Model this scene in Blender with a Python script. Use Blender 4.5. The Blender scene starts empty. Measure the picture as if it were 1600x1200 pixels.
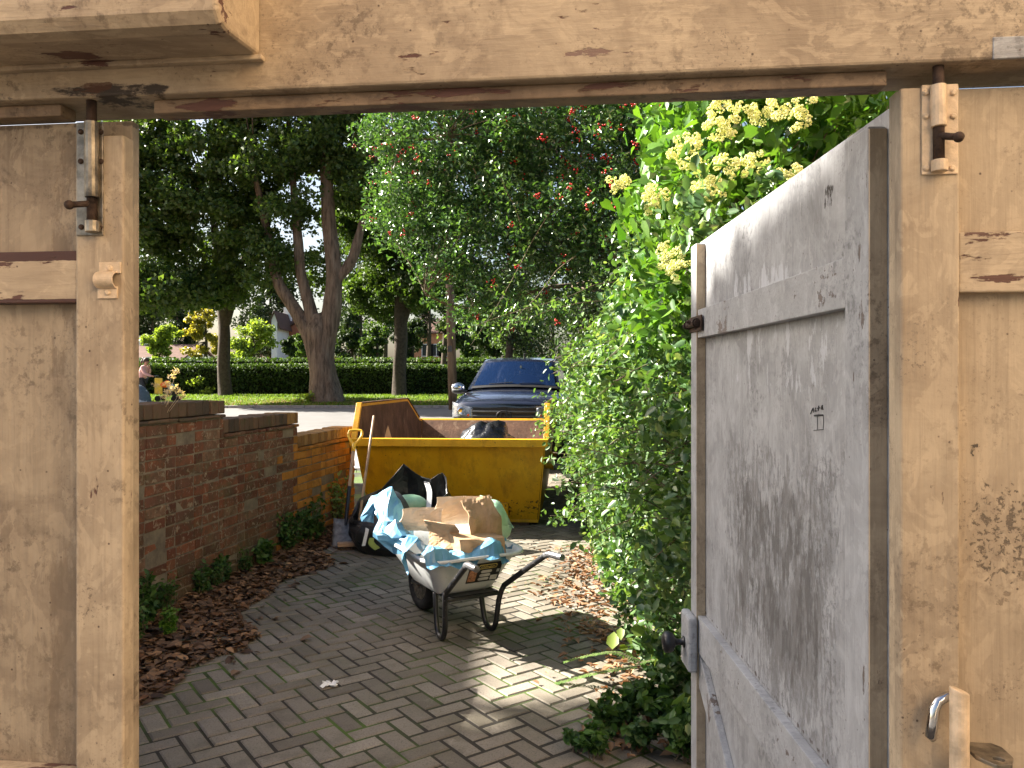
import bpy, bmesh, math, random
import numpy as np
from mathutils import Vector, Matrix, noise as mnoise

C = bpy.context.scene.collection
SC = bpy.context.scene
R = math.radians
rnd = random.Random(7)
F, HY, HC = 1245.0, 588.0, 1.55          # focal length (px of a 1600 wide frame), horizon row, eye height

# ---------------------------------------------------------------- camera, sky, sun, exposure
cam = bpy.data.cameras.new("camera"); co = bpy.data.objects.new("camera", cam); C.objects.link(co)
cam.sensor_width = 36; cam.lens = F/1600*36; cam.shift_y = -12/1600; cam.clip_start = 0.05; cam.clip_end = 2000
co.location = (0, 0, HC); co.rotation_euler = (R(90), 0, 0); SC.camera = co
SUN_EL, SUN_AZ = R(34), math.atan2(-.95, .31)
TOSUN = Vector((math.sin(SUN_AZ)*math.cos(SUN_EL), math.cos(SUN_AZ)*math.cos(SUN_EL), math.sin(SUN_EL)))
w = bpy.data.worlds.new("World"); SC.world = w; w.use_nodes = True
nt = w.node_tree; nt.nodes.clear()
sky = nt.nodes.new("ShaderNodeTexSky"); sky.sky_type = 'NISHITA'; sky.sun_disc = False
sky.sun_elevation = SUN_EL; sky.sun_rotation = SUN_AZ; sky.dust_density = 4.0; sky.ozone_density = 1.0; sky.air_density = 1.0
bg = nt.nodes.new("ShaderNodeBackground"); bg.inputs[1].default_value = 0.043
wo = nt.nodes.new("ShaderNodeOutputWorld")
nt.links.new(sky.outputs[0], bg.inputs[0]); nt.links.new(bg.outputs[0], wo.inputs[0])
sl = bpy.data.lights.new("sun", 'SUN'); sl.energy = 5.0; sl.angle = R(0.5); sl.color = (1, .93, .82)
so = bpy.data.objects.new("sun", sl); C.objects.link(so); so.location = (0, 0, 30)
so.rotation_euler = (-TOSUN).to_track_quat('-Z', 'Y').to_euler()
SC.view_settings.view_transform = 'Standard'; SC.view_settings.look = 'None'
SC.view_settings.exposure = 2.6; SC.view_settings.gamma = 1.0
SC.cycles.use_denoising = True
try:
    SC.cycles.denoising_prefilter = 'ACCURATE'
except Exception: pass
SC.cycles.max_bounces = 7; SC.cycles.diffuse_bounces = 4; SC.cycles.transmission_bounces = 4
SC.cycles.transparent_max_bounces = 8; SC.cycles.sample_clamp_indirect = 6

# ---------------------------------------------------------------- helpers
def P(px, py, d): return Vector(((px-800)/F*d, d, HC-(py-HY)/F*d))
def G(px, py, z=0.0):
    d = F*(HC-z)/(py-HY); return Vector(((px-800)/F*d, d, z))
def X(px, d): return (px-800)/F*d
def Z(py, d): return HC-(py-HY)/F*d
ORG = {}
def setp(o, label=None, cat=None, group=None, kind=None):
    if label: o['label'] = label
    if cat: o['category'] = cat
    if group: o['group'] = group
    if kind: o['kind'] = kind
    return o
def thing(name, loc, label, cat, group=None):
    o = bpy.data.objects.new(name, None); C.objects.link(o); o.location = loc
    o.empty_display_size = .1; ORG[o.name] = Vector(loc)
    return setp(o, label, cat, group)
class MB:
    def __init__(s): s.v = []; s.f = []; s.var = []
    def add(s, vs, fs, var=0.0):
        b = len(s.v); s.v += [Vector(v) for v in vs]; s.var += [var]*len(vs)
        s.f += [tuple(b+i for i in f) for f in fs]; return s
    def hexa(s, p, var=0.0):
        return s.add(p, [(0,3,2,1),(4,5,6,7),(0,1,5,4),(1,2,6,5),(2,3,7,6),(3,0,4,7)], var)
    def box(s, a, b, M=None, var=0.0):
        (x0,y0,z0),(x1,y1,z1) = a, b
        p = [Vector(q) for q in ((x0,y0,z0),(x1,y0,z0),(x1,y1,z0),(x0,y1,z0),(x0,y0,z1),(x1,y0,z1),(x1,y1,z1),(x0,y1,z1))]
        if M is not None: p = [M @ q for q in p]
        return s.hexa(p, var)
    def tube(s, pts, rad, n=10, caps=True, M=None, wob=0.0, seed=0):
        pts = [Vector(p) for p in pts]
        if not hasattr(rad, '__len__'): rad = [rad]*len(pts)
        rings = []; up = None
        for i, p in enumerate(pts):
            t = (pts[min(i+1, len(pts)-1)]-pts[max(i-1, 0)]).normalized()
            if up is None:
                a = Vector((0,0,1)) if abs(t.z) < .9 else Vector((1,0,0))
                up = t.cross(a).normalized()
            up = (up-t*up.dot(t)).normalized(); q = t.cross(up)
            ring = []
            for k in range(n):
                an = 2*math.pi*k/n; r = rad[i]
                if wob: r *= 1+wob*mnoise.noise(Vector((math.cos(an)*2.2+seed, math.sin(an)*2.2, i*.22+seed)))
                ring.append(p+(up*math.cos(an)+q*math.sin(an))*r)
            rings.append(ring)
        vs = [v for r_ in rings for v in r_]
        if M is not None: vs = [M @ v for v in vs]
        fs = [(i*n+k, i*n+(k+1)%n, (i+1)*n+(k+1)%n, (i+1)*n+k) for i in range(len(pts)-1) for k in range(n)]
        if caps: fs += [tuple(range(n))[::-1], tuple((len(pts)-1)*n+k for k in range(n))]
        return s.add(vs, fs)
    def lathe(s, prof, n=20, M=None):
        vs = []; m = len(prof)
        for r, z in prof:
            for k in range(n):
                a = 2*math.pi*k/n; vs.append(Vector((r*math.cos(a), r*math.sin(a), z)))
        if M is not None: vs = [M @ v for v in vs]
        fs = [(i*n+k, i*n+(k+1)%n, (i+1)*n+(k+1)%n, (i+1)*n+k) for i in range(m-1) for k in range(n)]
        fs += [tuple(range(n))[::-1], tuple((m-1)*n+k for k in range(n))]
        return s.add(vs, fs)
    def prism(s, poly, fr, a, b):       # poly in (p,q), fr(p,q,t) -> world, t from a to b
        n = len(poly); vs = [fr(p, q, a) for p, q in poly]+[fr(p, q, b) for p, q in poly]
        fs = [tuple(range(n))[::-1], tuple(range(n, 2*n))]+[(i, (i+1)%n, n+(i+1)%n, n+i) for i in range(n)]
        return s.add(vs, fs)
    def ball(s, c, r, n=8, m=6, sc=(1,1,1)):
        c = Vector(c); vs = [c+Vector((0,0,-r*sc[2]))]; fs = []
        for i in range(1, m):
            ph = -math.pi/2+math.pi*i/m
            for k in range(n):
                a = 2*math.pi*k/n
                vs.append(c+Vector((r*sc[0]*math.cos(ph)*math.cos(a), r*sc[1]*math.cos(ph)*math.sin(a), r*sc[2]*math.sin(ph))))
        vs.append(c+Vector((0,0,r*sc[2])))
        fs += [(0, 1+(k+1)%n, 1+k) for k in range(n)]
        for i in range(m-2):
            fs += [(1+i*n+k, 1+i*n+(k+1)%n, 1+(i+1)*n+(k+1)%n, 1+(i+1)*n+k) for k in range(n)]
        l = len(vs)-1; o = 1+(m-2)*n
        fs += [(o+k, o+(k+1)%n, l) for k in range(n)]
        return s.add(vs, fs)
    def grid(s, fn, nu, nv, closed=False):
        vs = [fn(i/nu, j/nv) for j in range(nv+1) for i in range(nu+1)]
        fs = [(j*(nu+1)+i, j*(nu+1)+i+1, (j+1)*(nu+1)+i+1, (j+1)*(nu+1)+i) for j in range(nv) for i in range(nu)]
        return s.add(vs, fs)
    def build(s, name, mat, parent=None, smooth=False, bevel=0, seg=2, solid=0, label=None, cat=None, group=None, kind=None, org=None, subsurf=0, fix=True):
        o0 = ORG[parent.name] if parent else Vector(org or (0,0,0))
        me = bpy.data.meshes.new(name)
        me.from_pydata([tuple(v-o0) for v in s.v], [], s.f)
        if fix and len(s.f) < 60000:
            bm = bmesh.new(); bm.from_mesh(me); bmesh.ops.recalc_face_normals(bm, faces=bm.faces); bm.to_mesh(me); bm.free()
        if any(s.var):
            at = me.attributes.new('var', 'FLOAT', 'POINT'); at.data.foreach_set('value', s.var)
        if smooth: me.polygons.foreach_set('use_smooth', [True]*len(me.polygons))
        me.materials.append(mat)
        o = bpy.data.objects.new(name, me); C.objects.link(o)
        if parent: o.parent = parent
        else: o.location = o0
        ORG[o.name] = o0
        if solid:
            m = o.modifiers.new('solid', 'SOLIDIFY'); m.thickness = solid; m.offset = 0
        if bevel:
            m = o.modifiers.new('bevel', 'BEVEL'); m.width = bevel; m.segments = seg; m.limit_method = 'ANGLE'; m.angle_limit = R(40)
        if subsurf:
            m = o.modifiers.new('sub', 'SUBSURF'); m.levels = subsurf; m.render_levels = subsurf
        return setp(o, label, cat, group, kind)

# ---------------------------------------------------------------- material toolkit
class M_:
    def __init__(s, name):
        s.m = bpy.data.materials.new(name); s.m.use_nodes = True; s.t = s.m.node_tree; s.t.nodes.clear()
        s.out = s.n('OutputMaterial'); s.b = s.n('BsdfPrincipled'); s.l(s.b, 0, s.out, 0)
    def n(s, typ, **kw):
        nd = s.t.nodes.new('ShaderNode'+typ)
        for k, v in kw.items(): setattr(nd, k, v)
        return nd
    def l(s, a, ao, b, bi): s.t.links.new(a.outputs[ao], b.inputs[bi])
    def set(s, nd, sock, v):
        if isinstance(v, tuple) and len(v) == 2 and hasattr(v[0], 'outputs'): s.t.links.new(v[0].outputs[v[1]], nd.inputs[sock])
        else: nd.inputs[sock].default_value = v if not (isinstance(v, tuple) and len(v) == 3 and nd.inputs[sock].type == 'RGBA') else (*v, 1)
    def coord(s, scale=(1,1,1), loc=(0,0,0), rot=(0,0,0)):
        tc = s.n('TexCoord'); mp = s.n('Mapping'); s.l(tc, 3, mp, 0)
        mp.inputs['Scale'].default_value = scale; mp.inputs['Location'].default_value = loc; mp.inputs['Rotation'].default_value = rot
        return (mp, 0)
    def noise(s, scale=5, detail=6, rough=.6, co=None, dist=0.0):
        nd = s.n('TexNoise'); nd.inputs['Scale'].default_value = scale; nd.inputs['Detail'].default_value = detail
        nd.inputs['Roughness'].default_value = rough; nd.inputs['Distortion'].default_value = dist
        co = co or s.coord(); s.set(nd, 'Vector', co); return (nd, 0)
    def vor(s, scale=5, co=None, feature='F1'):
        nd = s.n('TexVoronoi', feature=feature); nd.inputs['Scale'].default_value = scale
        s.set(nd, 'Vector', co or s.coord()); return (nd, 0)
    def ramp(s, fac, stops):
        nd = s.n('ValToRGB'); s.set(nd, 0, fac); e = nd.color_ramp.elements
        while len(e) < len(stops): e.new(.5)
        for i, (p, c) in enumerate(stops):
            e[i].position = p; e[i].color = (c, c, c, 1) if not isinstance(c, tuple) else (*c, 1)
        return (nd, 0)
    def mix(s, fac, a, b, mode='MIX'):
        nd = s.n('Mix', data_type='RGBA', blend_type=mode, clamp_factor=True)
        s.set(nd, 0, fac); s.set(nd, 6, a); s.set(nd, 7, b); return (nd, 2)
    def math(s, op, a, b=0.0, c=0.0):
        nd = s.n('Math', operation=op); s.set(nd, 0, a); s.set(nd, 1, b); s.set(nd, 2, c); return (nd, 0)
    def attr(s, name='var'):
        nd = s.n('Attribute', attribute_name=name); return (nd, 2)
    def bump(s, h, strength=.3, dist=.01):
        nd = s.n('Bump'); nd.inputs['Strength'].default_value = strength; nd.inputs['Distance'].default_value = dist
        s.set(nd, 'Height', h); s.l(nd, 0, s.b, 'Normal'); return nd
    def xyz(s, co=None):
        nd = s.n('SeparateXYZ'); s.set(nd, 0, co or s.coord()); return nd
    def band(s, v, a, b, soft):      # 1 inside [a,b] with soft shoulders
        lo = s.n('MapRange'); s.set(lo, 0, v); lo.inputs[1].default_value = a-soft; lo.inputs[2].default_value = a+soft; lo.interpolation_type = 'SMOOTHSTEP'
        hi = s.n('MapRange'); s.set(hi, 0, v); hi.inputs[1].default_value = b-soft; hi.inputs[2].default_value = b+soft; hi.interpolation_type = 'SMOOTHSTEP'
        return s.math('SUBTRACT', (lo, 0), (hi, 0))
    def fin(s, col=None, rough=.6, metal=0.0, spec=.5, coat=0.0):
        if col is not None: s.set(s.b, 'Base Color', col)
        s.set(s.b, 'Roughness', rough); s.b.inputs['Metallic'].default_value = metal
        s.b.inputs['Specular IOR Level'].default_value = spec
        if coat: s.b.inputs['Coat Weight'].default_value = coat; s.b.inputs['Coat Roughness'].default_value = .03
        return s.m
def plain(name, col, rough=.6, metal=0.0, spec=.5, var=.25, scale=12, bump=.0, coat=0.0):
    m = M_(name); nz = m.noise(scale, 5)
    d = tuple(c*(1-var) for c in col); u = tuple(min(1, c*(1+var)) for c in col)
    c = m.ramp(nz, [(.3, d), (.7, u)])
    if bump: m.bump(nz, bump, .01)
    return m.fin(c, rough, metal, spec, coat)
def leafmat(name, a, b, rough=.45, spec=.5, trans=.35, ttint=(1.25, 1.25, .45)):
    m = M_(name); c = m.mix(m.attr(), a, b); m.fin(c, rough, 0, spec)
    t = m.n('BsdfTranslucent'); tc = m.mix(1.0, c, tuple(min(4, x) for x in ttint), 'MULTIPLY'); m.set(t, 0, tc)
    mx = m.n('MixShader'); mx.inputs[0].default_value = trans
    m.l(m.b, 0, mx, 1); m.l(t, 0, mx, 2); m.l(mx, 0, m.out, 0); return m.m

# painted timber of the gate: base coat, stains, specks, runs, peeled flakes
def paint(name, base, dirty, bare, peel=0.0, axis='z', speck=.5, grime=.5, spots=None, streak=.4, iso=.34):
    m = M_(name); V = axis == 'z'
    st = (34, 34, 3.2) if V else (3.2, 34, 40)
    big = m.noise(5.5, 7, .66, dist=.8); fine = m.noise(120, 4, .6)
    runs = m.noise(1, 6, .68, m.coord(st)); grain = m.noise(1, 4, .6, m.coord((190, 190, 7) if V else (9, 190, 240)))
    c = m.mix(m.ramp(big, [(.40, 0.0), (.66, grime)]), base, dirty)
    c = m.mix(m.ramp(runs, [(.47, 0.0), (.74, streak*.55)]), c, tuple(x*.72 for x in dirty))
    c = m.mix(m.ramp(m.noise(26, 6, .62, m.coord((1,1,.6) if V else (.6,1,1), (3,1,2)), 1.2), [(.53, 0.0), (.57, .35)]), c, tuple(min(1, x*1.22) for x in base))
    c = m.mix(m.ramp(grain, [(.50, 0.0), (.72, .20)]), c, tuple(x*.6 for x in dirty))
    mold = m.math('MULTIPLY', m.ramp(m.noise(190, 4, .72), [(.55, 0.0), (.63, 1.0)]), m.ramp(m.noise(8, 6, .68, m.coord((1,1,1), (7,3,1))), [(.49, 0.0), (.66, speck)]))
    c = m.mix(m.math('MULTIPLY', m.ramp(m.noise(60, 5, .7), [(.52, 0.0), (.62, 1.0)]), m.ramp(m.noise(4.5, 4, .6, m.coord((1,1,1), (2,8,4))), [(.47, 0.0), (.62, .45*grime*2)])), c, tuple(x*.55 for x in dirty))
    c = m.mix(mold, c, (.10, .075, .055))
    nick = m.ramp(m.vor(48, m.coord((1,1,1.0), (.3,.7,.1))), [(.05, .9*min(1, speck*2)), (.10, 0.0)])
    nick = m.math('MULTIPLY', nick, m.ramp(m.noise(23, 2), [(.52, 0.0), (.55, 1.0)]))
    c = m.mix(nick, c, (.075, .045, .032))
    h = m.math('MULTIPLY_ADD', grain, .48, m.math('MULTIPLY', fine, .3))
    if peel:
        pn = m.math('MULTIPLY_ADD', m.noise(7, 3, .5, m.coord((1,1,1), (5,9,2))), .5, m.math('MULTIPLY', m.noise(1, 8, .66, m.coord((46, 46, 12) if V else (11, 46, 60), (1.7, .3, .9))), .5))
        pk = m.ramp(pn, [(1-peel-.006, 0.0), (1-peel+.006, 1.0)])
        wood = m.mix(grain, bare, tuple(x*2.0 for x in bare))
        c = m.mix(pk, c, wood)
        h = m.math('SUBTRACT', h, m.math('MULTIPLY', pk, 1.2))
    for sp in (spots or ()):      # stains, scuffs and flaked places with a shape of their own
        (ax, a0, a1, b0, b1, soft, th, col, sc, amt) = sp[:10]; wid = sp[10] if len(sp) > 10 else .03
        xs = m.xyz((m.n('NewGeometry'), 0)); A = m.band((xs, ax), a0, a1, soft); B = m.band((xs, 2), b0, b1, soft)
        z = m.ramp(m.math('ADD', m.math('MULTIPLY', m.noise(sc, 8, .72, m.coord((1,1,iso) if V else (.3,.3,1), (sc*.37, .3, .8))), .9), m.math('MULTIPLY', m.math('MULTIPLY', A, B), .5)), [(th, 0.0), (th+wid, amt)])
        c = m.mix(z, c, col)
        h = m.math('SUBTRACT', h, m.math('MULTIPLY', z, .5))
    m.bump(h, .6, .0024)
    return m.fin(c, .55, 0, .35)
CREAM, CDIRT, BARE = (.465, .368, .252), (.16, .112, .074), (.075, .035, .026)
MOULD = (.11, .085, .062)
# noise*.9 sits near .45; inside a band .5 is added: th .95 = half covered, .85 = mostly, 1.05 = sparse
m_cream = paint('cream_paint', CREAM, CDIRT, BARE, .365, 'z', .75, .6)
m_cream_h = paint('cream_paint_beam', CREAM, CDIRT, BARE, .385, 'x', .75, .62, spots=[
    (0, .05, .17, 1.968, 1.992, .014, .87, (.20, .125, .10), 34, .95), (0, .10, .19, 2.004, 2.016, .012, .90, (.20, .125, .10), 34, .9),
    (0, -.70, -.47, 1.93, 1.985, .03, .90, (.035, .025, .02), 30, .95, .06), (0, -.70, -.56, 1.945, 1.975, .015, .95, (.10, .04, .02), 40, .8),
    (0, -.5, .6, 1.92, 1.9305, .0015, .93, (.07, .055, .045), 22, .85), (0, -.5, .7, 1.94, 1.953, .003, 1.0, (.12, .09, .06), 30, .7)])
m_panel_l = paint('cream_paint_panel_dirty', tuple(x*.80 for x in CREAM), tuple(x*.85 for x in CDIRT), BARE, .0, 'z', .6, .75, streak=.6, spots=[(0, -.70, -.63, .9, 1.93, .018, .93, (.16,.115,.075), 16, .6, .12), (0, -.9, -.5, 1.915, 1.93, .008, .95, (.10,.07,.05), 24, .7, .08)])
m_panel_r = paint('cream_paint_panel_mould', CREAM, CDIRT, BARE, .0, 'z', .8, .35, iso=1.0,
    spots=[(0, .55, .80, 1.24, 1.45, .08, .965, MOULD, 120, .85, .07), (0, .59, .80, 1.22, 1.38, .07, .99, (.20,.15,.10), 35, .7, .10), (0, .565, .75, 1.22, 1.47, .04, 1.03, (.24,.175,.115), 30, .6, .10), (0, .558, .574, 1.42, 1.50, .008, .90, (.05, .042, .035), 70, .95, .06), (0, .59, .62, 1.44, 1.475, .012, .97, (.06, .05, .04), 110, .9), (0, .55, .6, .98, 1.08, .02, 1.0, MOULD, 60, .7, .06)])
m_stop = paint('stop_paint_grimy_shaded', (.27,.19,.12), (.10,.065,.04), BARE, .44, 'x', .8, .8)  # darker base holds the shade under the beam, with grime and peeling
m_rail = paint('peeling_rail_paint', CREAM, CDIRT, BARE, .44, 'x', .5, spots=[(0, -1.8, -.5, 1.717, 1.74, .004, .86, BARE, 20, 1.0), (0, -1.8, -.5, 1.65, 1.664, .003, .90, BARE, 20, 1.0), (0, -.67, -.5, 1.66, 1.69, .012, .95, BARE, 30, 1.0)])
m_rail_r = paint('flaking_rail_paint', tuple(min(1, x*1.08) for x in CREAM), CDIRT, BARE, .415, 'x', .5, spots=[(0, .58, 1.2, 1.722, 1.74, .004, .95, (.12,.06,.045), 20, 1.0)])
WHITE, WDIRT = (.395, .402, .415), (.17, .17, .174)
m_white = paint('white_paint', WHITE, WDIRT, (.10, .08, .07), .38, 'z', .4, .6)
m_white_h = paint('white_paint_rail', WHITE, WDIRT, (.12, .10, .09), .40, 'x', .4, .5)
GR, GD = (.185, .18, .178), (.105, .10, .097)
m_white_s = paint('white_paint_sheet', WHITE, WDIRT, (.12, .1, .09), .0, 'z', .45, .75, streak=.6,
    spots=[(1, 1.28, 1.98, .88, 1.41, .12, .915, GR, 11, .8, .08), (1, 1.30, 1.94, .92, 1.38, .12, .925, GD, 42, .8, .06), (1, 1.24, 2.04, .82, 1.47, .10, .955, GR, 85, .7, .06),
           (1, 1.30, 1.70, .88, 1.25, .12, 1.00, (.50,.52,.56), 15, .9, .03), (1, 1.18, 2.0, 1.45, 1.86, .1, .99, (.56,.58,.62), 17, .6, .03), (1, 1.18, 2.2, .5, 1.9, .1, 1.03, (.25,.255,.27), 6, .5, .12),
           (1, 1.31, 1.36, 1.825, 1.875, .012, .93, (.05, .042, .035), 50, 1.0), (1, 1.20, 1.85, 1.730, 1.742, .007, .94, (.05, .04, .032), 55, 1.0), (1, 1.2, 2.2, .893, .912, .010, .96, (.07, .05, .04), 70, 1.0)])
m_steel = plain('worn_steel', (.24, .21, .165), .42, .8, .5, .7, 40, .15)
m_rust = plain('rusty_iron', (.06, .038, .028), .75, .3, .3, .6, 40, .5)
m_black = plain('black_paint', (.012, .012, .014), .35, 0, .5, .5, 30, .1)
m_chrome = plain('chrome', (.55, .55, .56), .12, 1.0, .5, .1)

# ---------------------------------------------------------------- the gate, frame (u right, v outward, z)
GA = R(6.3); GU = Vector((math.cos(GA), -math.sin(GA), 0)); GN = Vector((math.sin(GA), math.cos(GA), 0)); GO = Vector((.505, 1.03, 0))
def gw(u, v, z): return GO+GU*u+GN*v+Vector((0,0,z))
def gu(px, v=0.0):
    t = (px-800)/F; o = GO+GN*v
    # (o.x+u*ux) = t*(o.y+u*uy)
    u = (t*o.y-o.x)/(GU.x-t*GU.y); return u
def gz(px, py, v=0.0):
    u = gu(px, v); d = gw(u, v, 0).y; return Z(py, d)
def gbox(mb, u0, u1, v0, v1, z0, z1):
    mb.hexa([gw(a, b, c) for c in (z0, z1) for a, b in ((u0,v0),(u1,v0),(u1,v1),(u0,v1))])
ZT = 1.927
# lintel
lin = thing('gate_lintel', gw(-.4, 0, 1.947), 'cream painted timber beam across the top of the gateway', 'beam')
b = MB(); gbox(b, -1.75, 1.25, -.02, .085, 1.947, 2.32); b.build('beam', m_cream_h, lin, bevel=.004)
b = MB(); gbox(b, gu(240), gu(1386), 0, .035, 1.927, 1.9465); b.build('door_stop', m_stop, lin, bevel=.002)
b = MB(); gbox(b, -1.7, gu(95), 0, .035, 1.929, 1.9465); b.build('door_stop', m_stop, lin, bevel=.002)
b = MB(); gbox(b, gu(1551, -.02), gu(1551, -.02)+.12, -.0215, .0, 1.9475, 1.975); b.build('repair_patch', m_white_h, lin, bevel=.001)
# casing box on the beam
bx = thing('casing_box', gw(gu(410, -.02), -.09, 1.995), 'cream painted square casing box fixed to the beam above the closed leaf', 'box')
ue = gu(408, -.02)
b = MB(); prof = [(-.0205, 1.992), (-.118, 1.984), (-.136, 1.988), (-.146, 2.001), (-.148, 2.02), (-.148, 2.30), (-.0205, 2.30)]
b.prism(prof, lambda p, q, t: gw(t, p, q), -1.7, ue); b.build('casing', m_cream_h, bx, bevel=.007, seg=3)
b = MB(); gbox(b, -1.7, ue+.006, -.034, -.0208, 1.984, 1.9915); b.build('back_board', m_cream_h, bx, bevel=.002)

# left closed leaf
le = thing('gate_leaf', gw(-1.1, .02, .03), 'closed cream gate leaf on the left with peeling rails and a steel bolt', 'gate', 'leaves of the timber gate')
sR = gu(193); sL = gu(118)
b = MB(); gbox(b, -1.75, sR-.004, .0275, .046, .035, ZT); b.build('panel', m_panel_l, le, bevel=.001)
b = MB(); gbox(b, sL, sR, 0, .027, .04, 1.898); b.build('stile', m_cream, le, bevel=.003)
b = MB(); gbox(b, -1.75, sL-.001, .004, .027, 1.657, 1.733); b.build('rail', m_rail, le, bevel=.002)
b = MB(); gbox(b, -1.75, sL-.001, .004, .027, .84, .974); b.build('rail', m_rail, le, bevel=.002)
b = MB(); gbox(b, -1.75, sL-.001, .004, .027, .06, .2); b.build('rail', m_rail, le, bevel=.002)
# right closed leaf
ri = thing('gate_leaf', gw(.35, .02, .03), 'closed cream gate leaf on the right spotted with black mould, with a drop rod', 'gate', 'leaves of the timber gate')
rL, rR = gu(1407), gu(1500)
b = MB(); gbox(b, rL+.003, 1.2, .024, .05, .035, ZT); b.build('panel', m_panel_r, ri, bevel=.001)
b = MB(); gbox(b, rL, rR, 0, .0235, .04, 1.923); b.build('stile', m_cream, ri, bevel=.003)
b = MB(); gbox(b, rR+.001, 1.2, .006, .0235, 1.658, 1.736); b.build('rail', m_rail_r, ri, bevel=.002)
b = MB(); gbox(b, rR+.001, 1.2, .006, .0235, .70, .80); b.build('rail', m_rail_r, ri, bevel=.002)
b = MB(); gbox(b, rR+.001, 1.2, .006, .0235, .06, .2); b.build('rail', m_rail_r, ri, bevel=.002)
# bolts (parts of their leaves)
def gscrew(mb, px, py, v, r=.004):
    u = gu(px, v); z = gz(px, py, v)
    mb.lathe([(r, 0), (r, .0015), (r*.6, .003)], 10, Matrix.Translation(gw(u, v, z)) @ Matrix.Rotation(R(90), 4, 'X'))
def gtube(mb, pts, rad, n=12): mb.tube([gw(gu(px, v), v, gz(px, py, v)) for px, py, v in pts], rad, n)
def top_bolt(root, x0, x1, y0, y1, xb, rb, ytop, ybar, knob, ms, mr, mr2=None):
    v = -.0005
    b = MB(); gbox(b, gu(x0), gu(x1), -.003, v, gz(x0, y1), gz(x0, y0)); pl = b.build('bolt_plate', ms, root, bevel=.001)
    b = MB(); gtube(b, [(xb, ytop, -.009), (xb+1, ybar, -.009)], rb, 14); b.build('bolt_barrel', ms, root, smooth=False, bevel=.001)
    b = MB(); gtube(b, [(xb+2, y1-24, -.009), (xb+2, y1-6, -.009)], rb*1.05, 14); b.build('bolt_keeper', ms, root, bevel=.001)
    b = MB(); gtube(b, [(xb, ytop-44, -.004), (xb+1, y1-20, -.009)], rb*.72, 12)
    gtube(b, [(xb+1, knob[1], -.010), (knob[0], knob[1]+2, -.024)], [.0045, .0045], 10)
    b.ball(gw(gu(knob[0], -.026), -.026, gz(knob[0], knob[1]+2, -.026)), .0068, 10, 8); b.build('bolt_rod', mr, root, smooth=True)
    for fx, fy in ((.13, .08), (.88, .08), (.13, .34), (.88, .34), (.15, .92), (.85, .92)):
        b = MB(); gscrew(b, x0+(x1-x0)*fx, y0+(y1-y0)*fy, -.003); b.build('screw', mr if mr2 is None else mr2, pl)
m_cream_metal = plain('painted_metal', (.60, .46, .31), .5, 0, .4, .25, 45, .35)
top_bolt(le, 121, 163, 192, 369, 143, .0098, 190, 309, (108, 318), m_steel, m_rust)
top_bolt(ri, 1439, 1496, 134, 274, 1466, .0095, 133, 198, (1498, 212), m_cream_metal, m_rust, m_cream_metal)
# strike loop on left leaf
b = MB()
gbox(b, gu(157), gu(189), -.0025, -.0005, gz(157, 427), gz(157, 411)); gbox(b, gu(155), gu(184), -.0025, -.0005, gz(157, 466), gz(157, 449))
u0, u1 = gu(148, -.01), gu(178, -.01); zc = gz(165, 438); rr = .0115
def half(i, j):
    a = math.pi*(j-.5); return gw(u0+(u1-u0)*i, -.001-rr*math.cos(a)*1.15, zc+rr*math.sin(a))
b.grid(half, 3, 14); b.build('strike_loop', m_cream_metal, le, solid=.0022, bevel=.0006)
for q_ in ((172, 419), (169, 457)):
    b = MB(); gscrew(b, *q_, -.0026, .0045); b.build('screw', m_cream_metal, le)
# drop rod, lever and hasp on the right leaf
b = MB(); u = gu(1499, -.035); zt = gz(1499, 1078, -.035)
pts = [gw(u, -.035, .1), gw(u, -.035, zt)]
b.tube(pts, .0112, 20); b.v[-1] = b.v[-1]
for i in range(len(b.v)-20, len(b.v)):
    dv = b.v[i]-pts[1]; b.v[i] = b.v[i]+Vector((0, 0, -.35*dv.x))
b.build('drop_rod', m_cream_metal, ri, bevel=.0015)
b = MB(); gtube(b, [(1499, 1086, -.018), (1480, 1088, -.02), (1466, 1096, -.022), (1460, 1108, -.024), (1457, 1130, -.025), (1454, 1150, -.025), (1459, 1156, -.025)], [.005, .006, .0065, .0068, .0068, .0068, .004], 14)
b.build('lever_handle', m_chrome, ri, smooth=True)
b = MB(); zz = gz(1530, 1170, -.02)
hp = [(-.004, -.001), (-.004, -.040), (.010, -.062), (.030, -.058), (.040, -.040), (.040, -.001)]
u = gu(1518, -.02)
def plate(mb, th):
    # flat staple plate with a round hole
    cx, cy, rh = .020, -.046, .0065; n = 24; outer = []
    for k in range(n):
        a = 2*math.pi*k/n; dx, dy = math.cos(a), math.sin(a); best = 1
        for i in range(len(hp)):
            (x1_, y1_), (x2_, y2_) = hp[i], hp[(i+1) % len(hp)]
            den = dx*(y2_-y1_)-dy*(x2_-x1_)
            if abs(den) > 1e-9:
                t = ((x1_-cx)*(y2_-y1_)-(y1_-cy)*(x2_-x1_))/den; s = ((x1_-cx)*dy-(y1_-cy)*dx)/den
                if t > 0 and -1e-6 <= s <= 1+1e-6: best = min(best, t)
        outer.append((cx+dx*best, cy+dy*best))
    inner = [(cx+rh*math.cos(2*math.pi*k/n), cy+rh*math.sin(2*math.pi*k/n)) for k in range(n)]
    vs = []
    for zz_ in (zz, zz-th):
        vs += [gw(u+p, q, zz_) for p, q in outer]+[gw(u+p, q, zz_) for p, q in inner]
    fs = []
    for k in range(n):
        j = (k+1) % n
        fs += [(k, j, n+j, n+k), (2*n+j, 2*n+k, 3*n+k, 3*n+j), (k, 2*n+k, 2*n+j, j), (n+j, 3*n+j, 3*n+k, n+k)]
    mb.add(vs, fs)
plate(b, .005); b.build('hasp_staple', m_steel, ri, bevel=.0007)

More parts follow.
